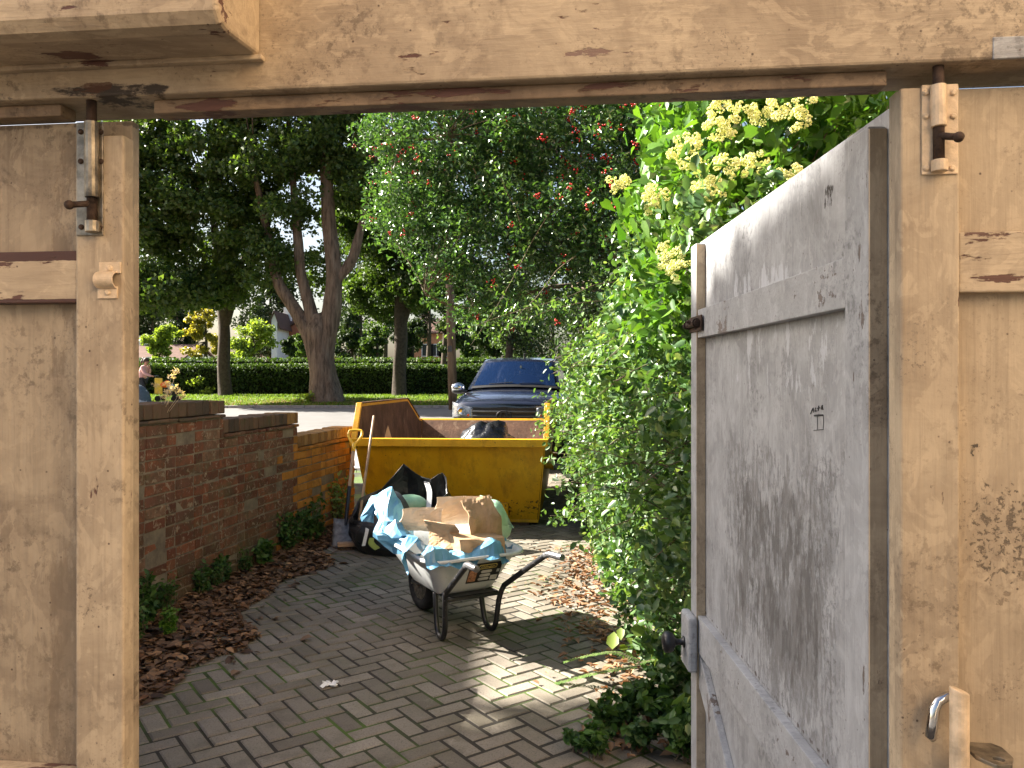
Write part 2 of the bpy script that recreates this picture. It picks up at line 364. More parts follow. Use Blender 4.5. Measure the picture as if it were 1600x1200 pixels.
# open leaf seen from its frame side, swung out along +Y
op = thing('open_gate', (.53, 1.7, .03), 'weathered white gate leaf swung wide open, streaked with grey stains and a pencilled word', 'gate', 'leaves of the timber gate')
b = MB(); b.box((.5305, 1.102, .035), (.55, 2.25, ZT)); b.build('panel', m_white_s, op, bevel=.001)
b = MB(); b.box((.505, 1.13, .04), (.53, 1.21, 1.905)); b.build('hinge_stile', m_white, op, bevel=.002)
b = MB(); b.box((.5055, 1.1255, .045), (.5295, 1.1295, 1.90)); b.build('stile_edge_bounce', m_cream, op, label='edge of the hinge stile, warm bounce light put into its cream colour')  # thin cream strips colour warm bounce light onto the white leaf's edges
b = MB(); b.box((.5055, 2.181, .045), (.5295, 2.1845, 1.91)); b.build('stile_edge_bounce', m_cream, op, label='edge of the closing stile, warm bounce light put into its cream colour')
b = MB(); b.box((.505, 2.185, .04), (.53, 2.248, 1.915)); b.build('closing_stile', m_white, op, bevel=.002)
b = MB(); b.box((.509, 1.2105, 1.655), (.53, 2.184, 1.732)); b.build('rail', m_white_h, op, bevel=.0015)
b = MB(); b.box((.509, 1.2105, .795), (.53, 2.184, .895)); b.build('rail', m_white_h, op, bevel=.0015)
b = MB(); b.box((.509, 1.2105, .08), (.53, 2.184, .2)); b.build('rail', m_white_h, op, bevel=.0015)
b = MB(); b.hexa([Vector(p) for p in ((.512,2.184,.70),(.53,2.184,.70),(.53,1.23,.2005),(.512,1.23,.2005),(.512,2.184,.794),(.53,2.184,.794),(.53,1.30,.2005+.04),(.512,1.30,.2005+.04))])
b.build('brace', m_white, op, bevel=.0015)
b = MB(); b.box((.479, 2.165, .742), (.5045, 2.262, .893)); lk = b.build('lock_block', m_white_h, op, bevel=.008)
KM = Matrix.Translation((.4788, 2.215, .812)) @ Matrix.Rotation(R(-90), 4, 'Y')
b = MB(); b.lathe([(.016, 0), (.016, .003), (.009, .006), (.0085, .02), (.012, .026), (.024, .032), (.030, .042), (.028, .054), (.018, .060), (.004, .062)], 22, KM); b.build('knob', m_black, op, smooth=True)
b = MB(); b.box((.5005, 2.11, 1.672), (.5045, 2.25, 1.714)); b.tube([(.494, 2.12, 1.693), (.494, 2.27, 1.693)], .009, 12)
b.tube([(.494, 2.17, 1.693), (.476, 2.17, 1.70)], .005, 8); b.tube([(.494, 2.13, 1.693), (.494, 2.135, 1.693)], .013, 12); b.tube([(.494, 2.235, 1.693), (.494, 2.24, 1.693)], .013, 12)
b.build('barrel_bolt', m_rust, op, bevel=.0007)
m_ink = plain('pencil_ink', (.02, .02, .022), .7)
def dw(px, py): d = .5303*F/(px-800); return Vector((.5296, d, Z(py, d)))
def strokes(lines, w=.0012):
    b = MB()
    for ln in lines: b.tube([dw(*p) for p in ln], w, 5)
    return b
b = strokes([[(1267,647),(1269,641),(1271,637.5),(1272,641),(1271.5,644.5)],[(1269,641.5),(1272,640.5)],[(1274,643),(1275,637)],[(1274,643),(1276.5,642)],[(1279,642),(1280,634)],[(1277.5,638),(1282,637)],[(1284,640),(1284.5,634),(1286,633.5),(1286,637),(1284.5,637.5)],[(1286,638),(1286.5,640.5)]], .0008)
b.build('pencilled_word', m_ink, op)
b = strokes([[(1273,649.5),(1280,648.3),(1286.5,648.5)],[(1273,649.7),(1286.5,648.8)]], .0013); b.build('pencilled_mark', m_ink, op)
b = strokes([[(1277.5,650),(1278,660),(1277.5,672)],[(1287,649),(1287.5,658),(1287,670)],[(1272,672.5),(1287.5,671)]], .0005); b.build('pencilled_mark', m_ink, op)
for z in (.45, 1.55):
    b = MB(); b.box((.5505, 1.11, z), (.555, 1.17, z+.09)); b.tube([(.556, 1.10, z-.002), (.556, 1.10, z+.092)], .006, 10); b.build('hinge', m_rust, op, bevel=.001)

# ---------------------------------------------------------------- ground, drive, road
def gh(y):
    t = min(1, max(0, (y-17)/20)); return .65*t*t*(3-2*t)
def sheet(name, x0, x1, y0, y1, dz, mat, nx=2, step=1.0, edge=None):
    b = MB(); ny = max(1, int((y1-y0)/step))
    def fn(i, j):
        y = y0+(y1-y0)*j; x = x0+(x1-x0)*i
        if edge: y += edge(x)*(1 if j in (0, 1) else 0)
        return Vector((x, y, gh(y)+dz))
    b.grid(fn, nx, ny); return b.build(name, mat, kind='structure')
m = M_('soil'); c = m.ramp(m.noise(3, 8, .7), [(.3, (.035,.026,.018)), (.7, (.10,.075,.05))]); m.bump(m.noise(20, 6), .6, .03); m_soil = m.fin(c, .9)
b = MB(); ys = [-60, -20, -5]+list(range(0, 60, 1))+[70, 100, 200, 500]
b.v = [Vector((x, y, gh(y)-.035)) for y in ys for x in (-500, -60, -10, 10, 60, 500)]; b.var = [0]*len(b.v)
b.f = [(j*6+i, j*6+i+1, j*6+i+7, j*6+i+6) for j in range(len(ys)-1) for i in range(5)]
b.build('ground', m_soil, kind='structure')
m = M_('mossy_joint_sand')
c = m.mix(m.ramp(m.noise(1.6, 5, .6), [(.47, 0.0), (.60, 1.0)]), (.022,.018,.012), (.055,.095,.010)); m.bump(m.noise(90, 4), .6, .006); m_joint = m.fin(c, .95)
sheet('driveway', -2.6, 2.4, 1.15, 13.5, -.0052, m_joint)
WD = Vector((.155, 1, 0)).normalized(); WN = Vector((WD.y, -WD.x, 0)); WB = Vector((-2.32, 4.86, 0))
def wallx(y): return -2.32+(y-4.86)*.155
# herringbone block paving
m = M_('concrete_paver')
c = m.ramp(m.attr(), [(0, (.135,.115,.092)), (.35, (.215,.186,.15)), (.7, (.18,.155,.126)), (1, (.275,.24,.196))])
c = m.mix(m.ramp(m.noise(1.3, 5, .6), [(.42, 0.0), (.66, .6)]), c, (.085,.078,.045))
c = m.mix(m.ramp(m.noise(140, 3, .7), [(.5, 0.0), (.68, .65)]), c, (.065,.055,.045))
c = m.mix(m.ramp(m.noise(4.5, 7, .75, m.coord((1,1,1), (6,2,1))), [(.52, 0.0), (.64, .55)]), c, (.10,.085,.062))
c = m.mix(m.ramp(m.noise(9, 6, .7), [(.6, 0.0), (.72, .35)]), c, (.36,.33,.28))
m.bump(m.noise(160, 4, .7), .5, .003); m_paver = m.fin(c, .82, 0, .35)
b = MB(); ang = R(36); ca, sa = math.cos(ang), math.sin(ang); L, W_ = .2, .1
rnd.seed(3)
def paver(cx, cy, lx, ly):
    x = cx*ca-cy*sa; y = cx*sa+cy*ca+4
    if not (1.25 < y < 13.2 and -2.75 < x < 2.3) or x < wallx(y)+.02: return
    dz = rnd.uniform(-.0025, .0012)+.004*mnoise.noise(Vector((x*1.3, y*1.3, 0))); tx, ty = rnd.uniform(-.008, .008), rnd.uniform(-.008, .008); ro = rnd.uniform(-.014, .014)
    g = .0062; e = .0065; var = rnd.random()+.001
    def p(a, bb, z):
        a2 = a*math.cos(ro)-bb*math.sin(ro); b2 = a*math.sin(ro)+bb*math.cos(ro)
        return Vector((x+a2*ca-b2*sa, y+a2*sa+b2*ca, z+dz+tx*a+ty*b2))
    hx, hy = lx/2-g, ly/2-g
    vs = [p(sx*hx, sy*hy, -.02) for sx, sy in ((-1,-1),(1,-1),(1,1),(-1,1))]+[p(sx*hx, sy*hy, -.005) for sx, sy in ((-1,-1),(1,-1),(1,1),(-1,1))]+[p(sx*(hx-e), sy*(hy-e), 0) for sx, sy in ((-1,-1),(1,-1),(1,1),(-1,1))]
    fs = [(8,9,10,11)]+[(i, (i+1)%4, 4+(i+1)%4, 4+i) for i in range(4)]+[(4+i, 4+(i+1)%4, 8+(i+1)%4, 8+i) for i in range(4)]
    b.add(vs, fs, var)
N = 110
for i in range(-N, N):
    for j in range(-N//2, N//2):
        ox, oy = (i+4*j)*W_, i*W_
        paver(ox+W_, oy+W_/2, L, W_); paver(ox+2.5*W_, oy, W_, L)
b.build('block_paving', m_paver, kind='structure', fix=False)
m = M_('tarmac'); c = m.ramp(m.noise(1.1, 8, .7), [(.3, (.16,.155,.15)), (.7, (.235,.23,.222))]); m.bump(m.noise(90, 4), .4, .01); m_tar = m.fin(c, .85)
sheet('driveway_apron', -5, 4, 13.4, 21.2, .002, m_tar)
m = M_('pale_road'); c = m.ramp(m.noise(.8, 8, .7), [(.3, (.085,.082,.078)), (.7, (.13,.125,.12))]); m_road = m.fin(c, .85)
sheet('road', -70, 60, 21, 28.6, .006, m_road, 8)
m_kerb = plain('kerb_stone', (.30,.28,.25), .85, 0, .3, .3, 8, .2)
b = MB(); [b.box((-70+i*.92, 28.6, gh(28.6)-.02), (-70+i*.92+.9, 28.73, gh(28.6)+.10)) for i in range(140)]; b.build('kerb', m_kerb, kind='structure', bevel=.012)
m = M_('verge_grass')
c = m.ramp(m.noise(2.2, 8, .7), [(.3, (.055,.105,.016)), (.7, (.12,.175,.03))])
c = m.mix(m.ramp(m.noise(.5, 6, .65), [(.5, 0.0), (.64, .8)]), c, (.17,.12,.055)); m.bump(m.noise(30, 5), .8, .05); m_grass = m.fin(c, .8)
sheet('verge', -70, 60, 28.72, 70, .05, m_grass, 8)
m_court = plain('courtyard_concrete', (.055,.05,.044), .85, 0, .3, .2, 4, .2)
b = MB(); b.box((-9, -9, -.03), (9, 1.15, -.004)); b.build('courtyard', m_court, kind='structure')

# ---------------------------------------------------------------- brick wall
m = M_('old_brick')
c = m.ramp(m.attr(), [(0, (.085,.032,.022)), (.3, (.165,.058,.034)), (.55, (.215,.080,.044)), (.8, (.13,.054,.038)), (1, (.19,.11,.07))])
c = m.mix(m.ramp(m.noise(7, 7, .7), [(.42, 0.0), (.62, .8)]), c, (.075,.05,.034))
c = m.mix(m.ramp(m.noise(19, 7, .75, m.coord((1,1,1.0), (4,2,1)), .8), [(.555, 0.0), (.60, .7)]), c, (.30,.255,.19))
c = m.mix(m.ramp(m.noise(5, 6, .7, m.coord((1,1,1), (2,9,1))), [(.55, 0.0), (.66, .55)]), c, (.10,.095,.05))
hz = m.xyz(); damp = m.ramp(m.math('MULTIPLY_ADD', m.noise(3, 5), .7, m.math('MULTIPLY', (hz, 2), -.85)), [(.0, 0.0), (.34, .6)])
c = m.mix(damp, c, (.07,.075,.035)); m.bump(m.noise(38, 7, .75), 1.0, .012); m_brick = m.fin(c, .9, 0, .25)
m = M_('lime_mortar'); c = m.ramp(m.noise(6, 7, .7), [(.35, (.10,.08,.06)), (.65, (.21,.175,.13))]); m.bump(m.noise(60, 5), .7, .006); m_mortar = m.fin(c, .95)
m = M_('coping_brick'); c = m.ramp(m.attr(), [(0, (.055,.042,.034)), (1, (.12,.075,.05))])
c = m.mix(m.ramp(m.noise(9, 6, .7), [(.5, 0.0), (.68, .8)]), c, (.06,.06,.03)); m.bump(m.noise(40, 6, .7), .9, .008); m_cope = m.fin(c, .92, 0, .25)
m = M_('coping_brick_sunlit'); c = m.ramp(m.attr(), [(0, (.16,.085,.035)), (1, (.30,.18,.07))])  # coping colour yellowed to stand for sunlight at the low end
c = m.mix(m.ramp(m.noise(9, 6, .7), [(.52, 0.0), (.7, .8)]), c, (.07,.055,.03)); m.bump(m.noise(40, 6, .7), .9, .008); m_cope2 = m.fin(c, .92, 0, .25)
rnd.seed(11)
s0 = (1.2-4.86)/WD.y
wall = thing('brick_wall', WB+WD*1.0, 'old red brick wall stepping down towards the skip, with a brick-on-edge coping', 'wall')
def wp(s, n, z): return WB+WD*s+WN*n+Vector((0,0,z))
def wbox(mb, s0, s1, n0, n1, z0, z1, var=0.0):
    mb.hexa([wp(a, c_, z) for z in (z0, z1) for a, c_ in ((s0,n0),(s1,n0),(s1,n1),(s0,n1))], var)
bb, bm_, bc, bc2, bb2 = MB(), MB(), MB(), MB(), MB()
segs = [(1.2, 4.68, 1.56, 2), (4.68, 5.95, 1.375, 2), (5.95, 7.25, 1.225, 1), (7.25, 8.72, 1.007, 1)]  # nearest section is unseen, raised so its shade reaches across the drive
for si, (ya, yb, zt, ncap) in enumerate(segs):
    sa_, sb_ = (ya-4.86)/WD.y, (yb-4.86)/WD.y
    ztop = zt-.105
    wbox(bm_, sa_, sb_-.004, -.212, -.007, -.06, ztop-.004)
    z = -.035; k = 0
    while z < ztop-.02:
        h = min(.065, ztop-z-.003); last = ztop-z < .085
        s = sa_-.11*(k % 2) - rnd.random()*.02; q = k % 2
        while s < sb_-.02:
            l = .215 if (q % 2 == 0) else .1025
            a, e_ = max(s, sa_), min(s+l, sb_)
            if e_-a > .02:
                pr = rnd.uniform(-.0035, .003) if rnd.random() > .06 else rnd.uniform(-.016, -.004)
                ov = .018 if (last) else 0
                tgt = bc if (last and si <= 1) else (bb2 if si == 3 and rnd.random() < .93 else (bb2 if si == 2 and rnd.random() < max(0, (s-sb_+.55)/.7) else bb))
                dz = rnd.uniform(-.002, .002)
                j_ = lambda: rnd.uniform(-.0035, .0035)
                tgt.hexa([wp(a+j_(), -.215-ov, z+dz), wp(e_+j_(), -.215-ov, z+dz), wp(e_+j_(), pr+ov+j_(), z+dz+j_()), wp(a+j_(), pr+ov+j_(), z+dz+j_()), wp(a+j_(), -.215-ov, z+h+dz), wp(e_+j_(), -.215-ov, z+h+dz), wp(e_+j_(), pr+ov+j_(), z+h+dz+j_()), wp(a+j_(), pr+ov+j_(), z+h+dz+j_())], rnd.random()+.01)
            s += l+.0105; q += 1
        z += .0752; k += 1
    s = sa_
    while s < sb_-.03:
        l = rnd.uniform(.068, .074) if si > 1 else rnd.uniform(.085, .098)
        e_ = min(s+l, sb_)
        t = bc2 if si == 3 or (si == 2 and s > sb_-.28) else bc
        dz = rnd.uniform(-.006, .004)
        wbox(t, s, e_, -.222+rnd.uniform(-.006, .004), .006+rnd.uniform(-.006, .005), ztop+.004, zt+dz, rnd.random()+.01)
        s = e_+.008
bb.build('brickwork', m_brick, wall, bevel=.004, seg=1, fix=False)
m = M_('brick_bounce_glow')  # brick colour turned orange to stand for light bounced off the skip
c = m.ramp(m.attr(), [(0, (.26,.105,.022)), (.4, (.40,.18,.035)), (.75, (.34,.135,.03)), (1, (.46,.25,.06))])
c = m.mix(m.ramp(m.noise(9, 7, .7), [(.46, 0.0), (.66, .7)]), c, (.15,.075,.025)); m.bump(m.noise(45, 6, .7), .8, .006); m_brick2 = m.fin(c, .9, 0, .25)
bb2.build('brickwork', m_brick2, wall, bevel=.004, seg=1, fix=False, label='low-end bricks beside the skip, golden bounce light put into their colour')
bm_.build('mortar', m_mortar, wall)
bc.build('coping', m_cope, wall, bevel=.008, seg=2, fix=False); bc2.build('coping', m_cope2, wall, bevel=.006, seg=2, fix=False, label='bricks on edge at the low end, yellow sunlight put into their colour')

# ---------------------------------------------------------------- skip
m = M_('skip_yellow')
c = m.ramp(m.noise(3, 6, .6), [(.35, (.62,.30,.004)), (.7, (.74,.40,.012))])
c = m.mix(m.ramp(m.noise(5, 7, .7, m.coord((1.5,1.5,.5))), [(.5, 0.0), (.74, .6)]), c, (.22,.10,.012))
xs = m.xyz(); low = m.math('MULTIPLY_ADD', m.noise(22, 6, .7), .8, m.math('MULTIPLY', m.band((xs, 2), .05, .33, .1), .20))
c = m.mix(m.ramp(low, [(.64, 0.0), (.68, .9)]), c, (.03,.018,.01))
c = m.mix(m.ramp(m.noise(34, 5, .7), [(.64, 0.0), (.68, .8)]), c, (.10,.045,.02))
m.bump(m.noise(14, 6), .35, .008); m_yel = m.fin(c, .5, 0, .4)
m = M_('skip_rust'); c = m.ramp(m.noise(4, 8, .7), [(.3, (.055,.03,.02)), (.55, (.12,.065,.042)), (.75, (.19,.115,.075))])
c = m.mix(m.ramp(m.noise(6, 6, .7, m.coord((1,1,.3))), [(.58, 0.0), (.66, .6)]), c, (.27,.19,.13)); m.bump(m.noise(30, 6), .6, .008); m_srust = m.fin(c, .85, 0, .3)
skip = thing('skip', (-.45, 9.7, 0), 'yellow builder\'s skip with a rusty inside standing between wall and hedge', 'skip')
SKD = Vector((.08, 1, 0)).normalized(); SKN = Vector((SKD.y, -SKD.x, 0)); SKO = Vector((-.635, 8.02, 0))
def sk(x, y, z): return SKO+SKN*x+SKD*y+Vector((0,0,z))
HW, HB = .975, .885            # half width at rim, at base
def sx(z): return HB+(HW-HB)*min(1, z/.9)
T = .03
b = MB()
# long sides (outer profile y,z)
prof = [(.33, .06), (2.95, .06), (3.55, .93), (3.35, .95), (2.55, 1.25), (.22, 1.265), (.0, .9)]
for sgn in (-1, 1):
    b.prism(prof, lambda p, q, t: sk(sgn*(sx(q)-t), p, q), 0, .012)
b.hexa([sk(x_, y_, z_) for (x_, y_, z_) in ((-HB+.012,.33,.06),(HB-.012,.33,.06),(HB-.012,.345,.06),(-HB+.012,.345,.06),(-HW+.012,0,.9),(HW-.012,0,.9),(HW-.012,.015,.9),(-HW+.012,.015,.9))])
b.hexa([sk(x_, y_, z_) for (x_, y_, z_) in ((-HB+.012,2.935,.06),(HB-.012,2.935,.06),(HB-.012,2.95,.06),(-HB+.012,2.95,.06),(-HW+.012,3.535,.93),(HW-.012,3.535,.93),(HW-.012,3.55,.93),(-HW+.012,3.55,.93))])
b.hexa([sk(x_, y_, z_) for z_ in (.03, .0595) for x_, y_ in ((-HB,.33),(HB,.33),(HB,2.95),(-HB,2.95))])
b.build('shell', m_yel, skip, bevel=.003)
b = MB()
pin = [(.36, .075), (2.92, .075), (3.5, .90), (3.3, .925), (2.52, 1.22), (.255, 1.235), (.03, .885)]
for sgn in (-1, 1):
    b.prism(pin, lambda p, q, t: sk(sgn*(sx(q)-t), p, q), .0125, .018)
for ya, yb, z1 in ((.365, .032, .885), (2.915, 3.515, .915)):
    d_ = .006 if ya < 1 else -.006
    b.hexa([sk(x_, y_, z_) for (x_, y_, z_) in ((-HB+.02,ya,.075),(HB-.02,ya,.075),(HB-.02,ya+d_,.075),(-HB+.02,ya+d_,.075),(-HW+.02,yb,z1),(HW-.02,yb,z1),(HW-.02,yb+d_,z1),(-HW+.02,yb+d_,z1))])
b.hexa([sk(x_, y_, z_) for z_ in (.0605, .07) for x_, y_ in ((-HB+.03,.36),(HB-.03,.36),(HB-.03,2.9),(-HB+.03,2.9))])
b.build('lining', m_srust, skip)
b = MB()
def rim(p, q, w=.07, h=.085, n=None):   # box section along p->q
    b.tube([p, q], w*.5, 4)
b.hexa([sk(x_, y_, z_) for z_ in (.845, .925) for x_, y_ in ((-HW-.025,-.065),(HW+.025,-.065),(HW+.025,.02),(-HW-.025,.02))])
b.build('rim', m_yel, skip, bevel=.006, label='bright yellow front lip')
b = MB()
b.hexa([sk(x_, y_, z_) for z_ in (.865, .935) for x_, y_ in ((-HW-.025,3.535),(HW+.025,3.535),(HW+.025,3.615),(-HW-.025,3.615))])
b.build('rim', m_yel, skip, bevel=.006)
for sgn in (-1, 1):
    b = MB(); x0, x1 = sorted((sgn*(HW-.022), sgn*(HW+.035)))
    b.hexa([sk(x_, yy, zz_) for x_ in (x0, x1) for (yy, zz_) in ((.005,.9255), (.215,1.275), (.25,1.275), (.05,.9255))]); b.build('front_edge', m_yel, skip, bevel=.004)
for sgn in (-1, 1):
    b = MB()
    for (p, q) in (((.2505,1.268),(2.555,1.252)), ((2.555,1.252),(3.36,.955))):
        x0, x1 = sorted((sgn*(HW-.021), sgn*(HW+.006))); b.hexa([sk(x_, yy, zz_) for x_ in (x0, x1) for (yy, zz_) in (p, q, (q[0], q[1]+.012), (p[0], p[1]+.012))])
    b.build('side_edge', m_srust, skip)
b = MB()
for sgn in (-1, 1):
    for yy in (.95, 2.35):
        b = MB(); b.tube([sk(sgn*HW*.96, yy, .55), sk(sgn*(HW+.04), yy, .55)], .03, 14); b.tube([sk(sgn*(HW+.036), yy, .55), sk(sgn*(HW+.05), yy, .55)], .045, 14); b.build('lifting_lug', m_yel, skip)
b = MB()
for xx in (.53,):
    b.hexa([sk(x_, y_, z_) for z_ in (.10, .25) for x_, y_ in ((xx-.05,.215 if z_ < .2 else .18),(xx+.05,.215 if z_ < .2 else .18),(xx+.05,.31),(xx-.05,.31))])
b.build('lug_plate', m_yel, skip, bevel=.004)
b = MB(); b.hexa([sk(x_, y_, z_) for z_ in (-.005, .03) for x_, y_ in ((-HB+.1,.35),(HB-.1,.35),(HB-.1,2.9),(-HB+.1,2.9))]); b.build('skid', m_srust, skip)
# load in the skip
m_rub = plain('rubble_dirt', (.10,.075,.055), .95, 0, .2, .5, 9, .8)
b = MB()
def heap(i, j):
    x = -.86+1.72*i; y = .30+2.9*j; k = math.sin(math.pi*i)*math.sin(math.pi*j)
    return sk(x, y, .44+.2*k+.10*mnoise.noise(Vector((x*3, y*3, 1))))
b.grid(heap, 26, 40); b.build('rubble_heap', m_rub, label='brown heap of rubble filling the skip', cat='rubble', org=sk(0, 1.6, .5))
def crumple(mb, fn, nu, nv, amp, fr, seed=0, n=None):
    def f2(i, j):
        p = fn(i, j); q = Vector((i*fr+seed, j*fr*nv/nu, seed*.7))
        return p+Vector((mnoise.noise(q), mnoise.noise(q+Vector((9,3,1))), mnoise.noise(q+Vector((3,7,5)))))*amp+Vector((mnoise.noise(q*2.7), mnoise.noise(q*2.7+Vector((4,1,8))), mnoise.noise(q*2.7+Vector((6,2,3)))))*amp*.18
    mb.grid(f2, nu, nv)
m = M_('black_bin_liner'); m.bump(m.noise(16, 5, .6), .6, .02); m_liner = m.fin((.012,.012,.014), .22, 0, .6)
b = MB(); c0 = P(762, 700, 8.75)
def bag(i, j):
    th = 2*math.pi*i; ph = math.pi*(j-.5); r = .25*(1+.25*mnoise.noise(Vector((math.cos(th)*2, math.sin(th)*2, ph*2))))
    s = math.cos(ph)**.8 if j not in (0, 1) else 0
    q = c0+Vector((r*1.25*s*math.cos(th), r*s*math.sin(th), r*1.05*math.sin(ph)))
    return q+Vector((.03*math.sin(9*th)*max(0, j-.6), 0, 0))
b.grid(bag, 26, 14); b.build('rubbish_bag', m_liner, smooth=True, label='shiny black bin bag poking up inside the skip', cat='bag', org=c0-Vector((0,0,.2)))
m_card = plain('cardboard', (.40,.26,.15), .8, 0, .3, .25, 7, .1)
b = MB(); q = [P(598, 694, 8.25), P(615, 694, 8.3), P(606, 664, 8.35)]
b.add(q+[v+Vector((0,.006,0)) for v in q], [(0,1,2),(3,5,4),(0,3,4,1),(1,4,5,2),(2,5,3,0)]); b.build('cardboard_scrap', m_card, label='pointed scrap of cardboard leaning inside the skip\'s left corner', cat='cardboard', org=q[0])

# ---------------------------------------------------------------- wheelbarrow
BF = Vector((-.26, 4.74, 0)); BW = Vector((-.5, .866, 0)); BR = Vector((.866, .5, 0))
def bw(x, y, z): return BF+BR*x+BW*y+Vector((0,0,z))
m = M_('grey_tray_plastic'); c = m.ramp(m.noise(9, 6, .7), [(.4, (.56,.58,.585)), (.75, (.66,.67,.67))]); c = m.mix(m.ramp(m.noise(14, 7, .7), [(.58, 0.0), (.7, .6)]), c, (.25,.22,.18)); m_tray = m.fin(c, .42, 0, .45)
m = M_('black_tube_paint'); c = m.mix(m.ramp(m.noise(24, 6, .7), [(.60, 0.0), (.66, .9)]), (.014,.014,.016), (.32,.30,.29)); m_tube = m.fin(c, .32, 0, .6)
m_grip = plain('galvanised_grip', (.22,.22,.23), .35, .7, .5, .5, 60, .2)
m_rubber = plain('tyre_rubber', (.02,.019,.018), .85, 0, .3, .4, 30, .3)
wb = thing('wheelbarrow', BF, 'grey wheelbarrow on black tubular legs, heaped with cardboard and blue sheeting', 'wheelbarrow')
# tray: loft of rounded rectangles
def rrect(hx0, hx1, y0, y1, z, r, n=5, dz=None):
    pts = []
    for (cx, cy, a0) in ((hx1-r, y1-r, 0), (-(hx1-r), y1-r, 90), (-(hx0-r), y0+r, 180), (hx0-r, y0+r, 270)):
        for k in range(n+1):
            a = R(a0+90*k/n); x, y = cx+r*math.cos(a), cy+r*math.sin(a)
            pts.append(bw(x, y, z+(dz(y) if dz else 0)))
    return pts
rise = lambda y: .045*max(0, (y+.15))/.85
secs = [rrect(.17,.165,.02,.40,.268,.05), rrect(.19,.185,-.0,.44,.282,.07), rrect(.255,.27,-.075,.60,.41,.09,dz=rise), rrect(.305,.32,-.13,.70,.500,.10,dz=rise), rrect(.330,.345,-.155,.725,.508,.11,dz=rise), rrect(.334,.349,-.159,.729,.492,.11,dz=rise)]
n_ = len(secs[0]); b = MB()
vs = [v for s_ in secs for v in s_]
fs = [(i*n_+k, i*n_+(k+1)%n_, (i+1)*n_+(k+1)%n_, (i+1)*n_+k) for i in range(len(secs)-1) for k in range(n_)]+[tuple(range(n_))]
b.add(vs, fs); b.build('tray', m_tray, wb, smooth=True, solid=.006)
def smooth_path(pts, n=6):
    pts = [Vector(p) for p in pts]; out = []
    for i in range(len(pts)-1):
        p0 = pts[max(i-1, 0)]; p1, p2 = pts[i], pts[i+1]; p3 = pts[min(i+2, len(pts)-1)]
        for k in range(n):
            t = k/n; out.append(.5*((2*p1)+(p2-p0)*t+(2*p0-5*p1+4*p2-p3)*t*t+(3*p1-p0-3*p2+p3)*t**3))
    return out+[pts[-1]]
for sg in (-1, 1):
    b = MB(); r = .0165
    path = [bw(sg*.262,-.60,.562), bw(sg*.255,-.50,.558), bw(sg*.245,-.455,.54), bw(sg*.20,-.14,.335), bw(sg*.19,-.085,.29), bw(sg*.178,-.055,.21), bw(sg*.17,-.035,.08), bw(sg*.167,-.005,.028), bw(sg*.165,.045,.0185), bw(sg*.162,.085,.045), bw(sg*.158,.112,.12), bw(sg*.152,.135,.235), bw(sg*.148,.16,.262), bw(sg*.13,.30,.258), bw(sg*.07,.66,.20)]
    b.tube(smooth_path(path, 5), r, 12); b.build('frame_tube', m_tube, wb, smooth=True)
    b = MB(); b.tube([bw(sg*.247,-.46,.546), bw(sg*.255,-.50,.560), bw(sg*.2625,-.615,.563)], .0185, 14); b.build('handle_grip', m_grip, wb, smooth=True, bevel=.001)
b = MB(); b.tube([bw(-.19,-.07,.255), bw(.19,-.07,.255)], .011, 8); b.tube([bw(-.155,.13,.25), bw(.155,.13,.25)], .011, 8)
b.hexa([bw(x_, y_, z_) for z_ in (.258, .268) for x_, y_ in ((-.17,-.06),(.17,-.06),(.15,.35),(-.15,.35))]); b.build('cross_bar', m_tube, wb)
b = MB(); WM = Matrix.Translation(bw(0,.66,.185)) @ Matrix(((BR.x, BW.x, 0),(BR.y, BW.y, 0),(0,0,1))).to_4x4() @ Matrix.Rotation(R(90), 4, 'Y')
tp = [(.115,-.032),(.15,-.043),(.175,-.036),(.184,-.018),(.185,0),(.184,.018),(.175,.036),(.15,.043),(.115,.032)]
vs = []; n = 32
for r, z in tp:
    for k in range(n): vs.append(WM @ Vector((r*math.cos(2*math.pi*k/n), r*math.sin(2*math.pi*k/n), z)))
mm = len(tp); fs = [(i*n+k, i*n+(k+1)%n, ((i+1)%mm)*n+(k+1)%n, ((i+1)%mm)*n+k) for i in range(mm) for k in range(n)]
b.add(vs, fs); wheel = b.build('wheel', m_rubber, wb, smooth=True)
b = MB(); b.lathe([(.03,-.05),(.03,-.03),(.113,-.031),(.113,.031),(.03,.03),(.03,.05)], 24, WM); b.tube([bw(-.085,.66,.185), bw(.085,.66,.185)], .008, 8); b.build('rim', m_steel, wheel)
# maker's sticker on the end panel
m_stk = plain('sticker_black', (.012,.012,.013), .4); m_sty = plain('sticker_yellow', (.62,.48,.14), .5); m_stw = plain('sticker_white', (.55,.54,.50), .5); m_stp = plain('sticker_picture', (.36,.17,.09), .5, var=.7, scale=60)
e0 = bw(-.2,-.045,.36); 
def panel(x, t, o):      # on the slanted end panel; t 0..1 from low to high
    a = (.0, .285); c_ = (-.13, .50)
    y = a[0]+(c_[0]-a[0])*t; z = a[1]+(c_[1]-a[1])*t
    # panel normal points to the handles and down
    ln = math.hypot(c_[0]-a[0], c_[1]-a[1]); ny, nz = -(c_[1]-a[1])/ln, (c_[0]-a[0])/ln
    return bw(x, y+ny*o, z+nz*o)
def pbox(mb, x0, x1, t0, t1, o0, o1, sk_=0.0):
    mb.hexa([panel(x+sk_*t, t, o) for o in (o0, o1) for x, t in ((x0,t0),(x1,t0),(x1,t1),(x0,t1))])
b = MB(); pbox(b, -.035, .175, .22, .80, .0035, .0085); stk = b.build('sticker', m_stk, wb)
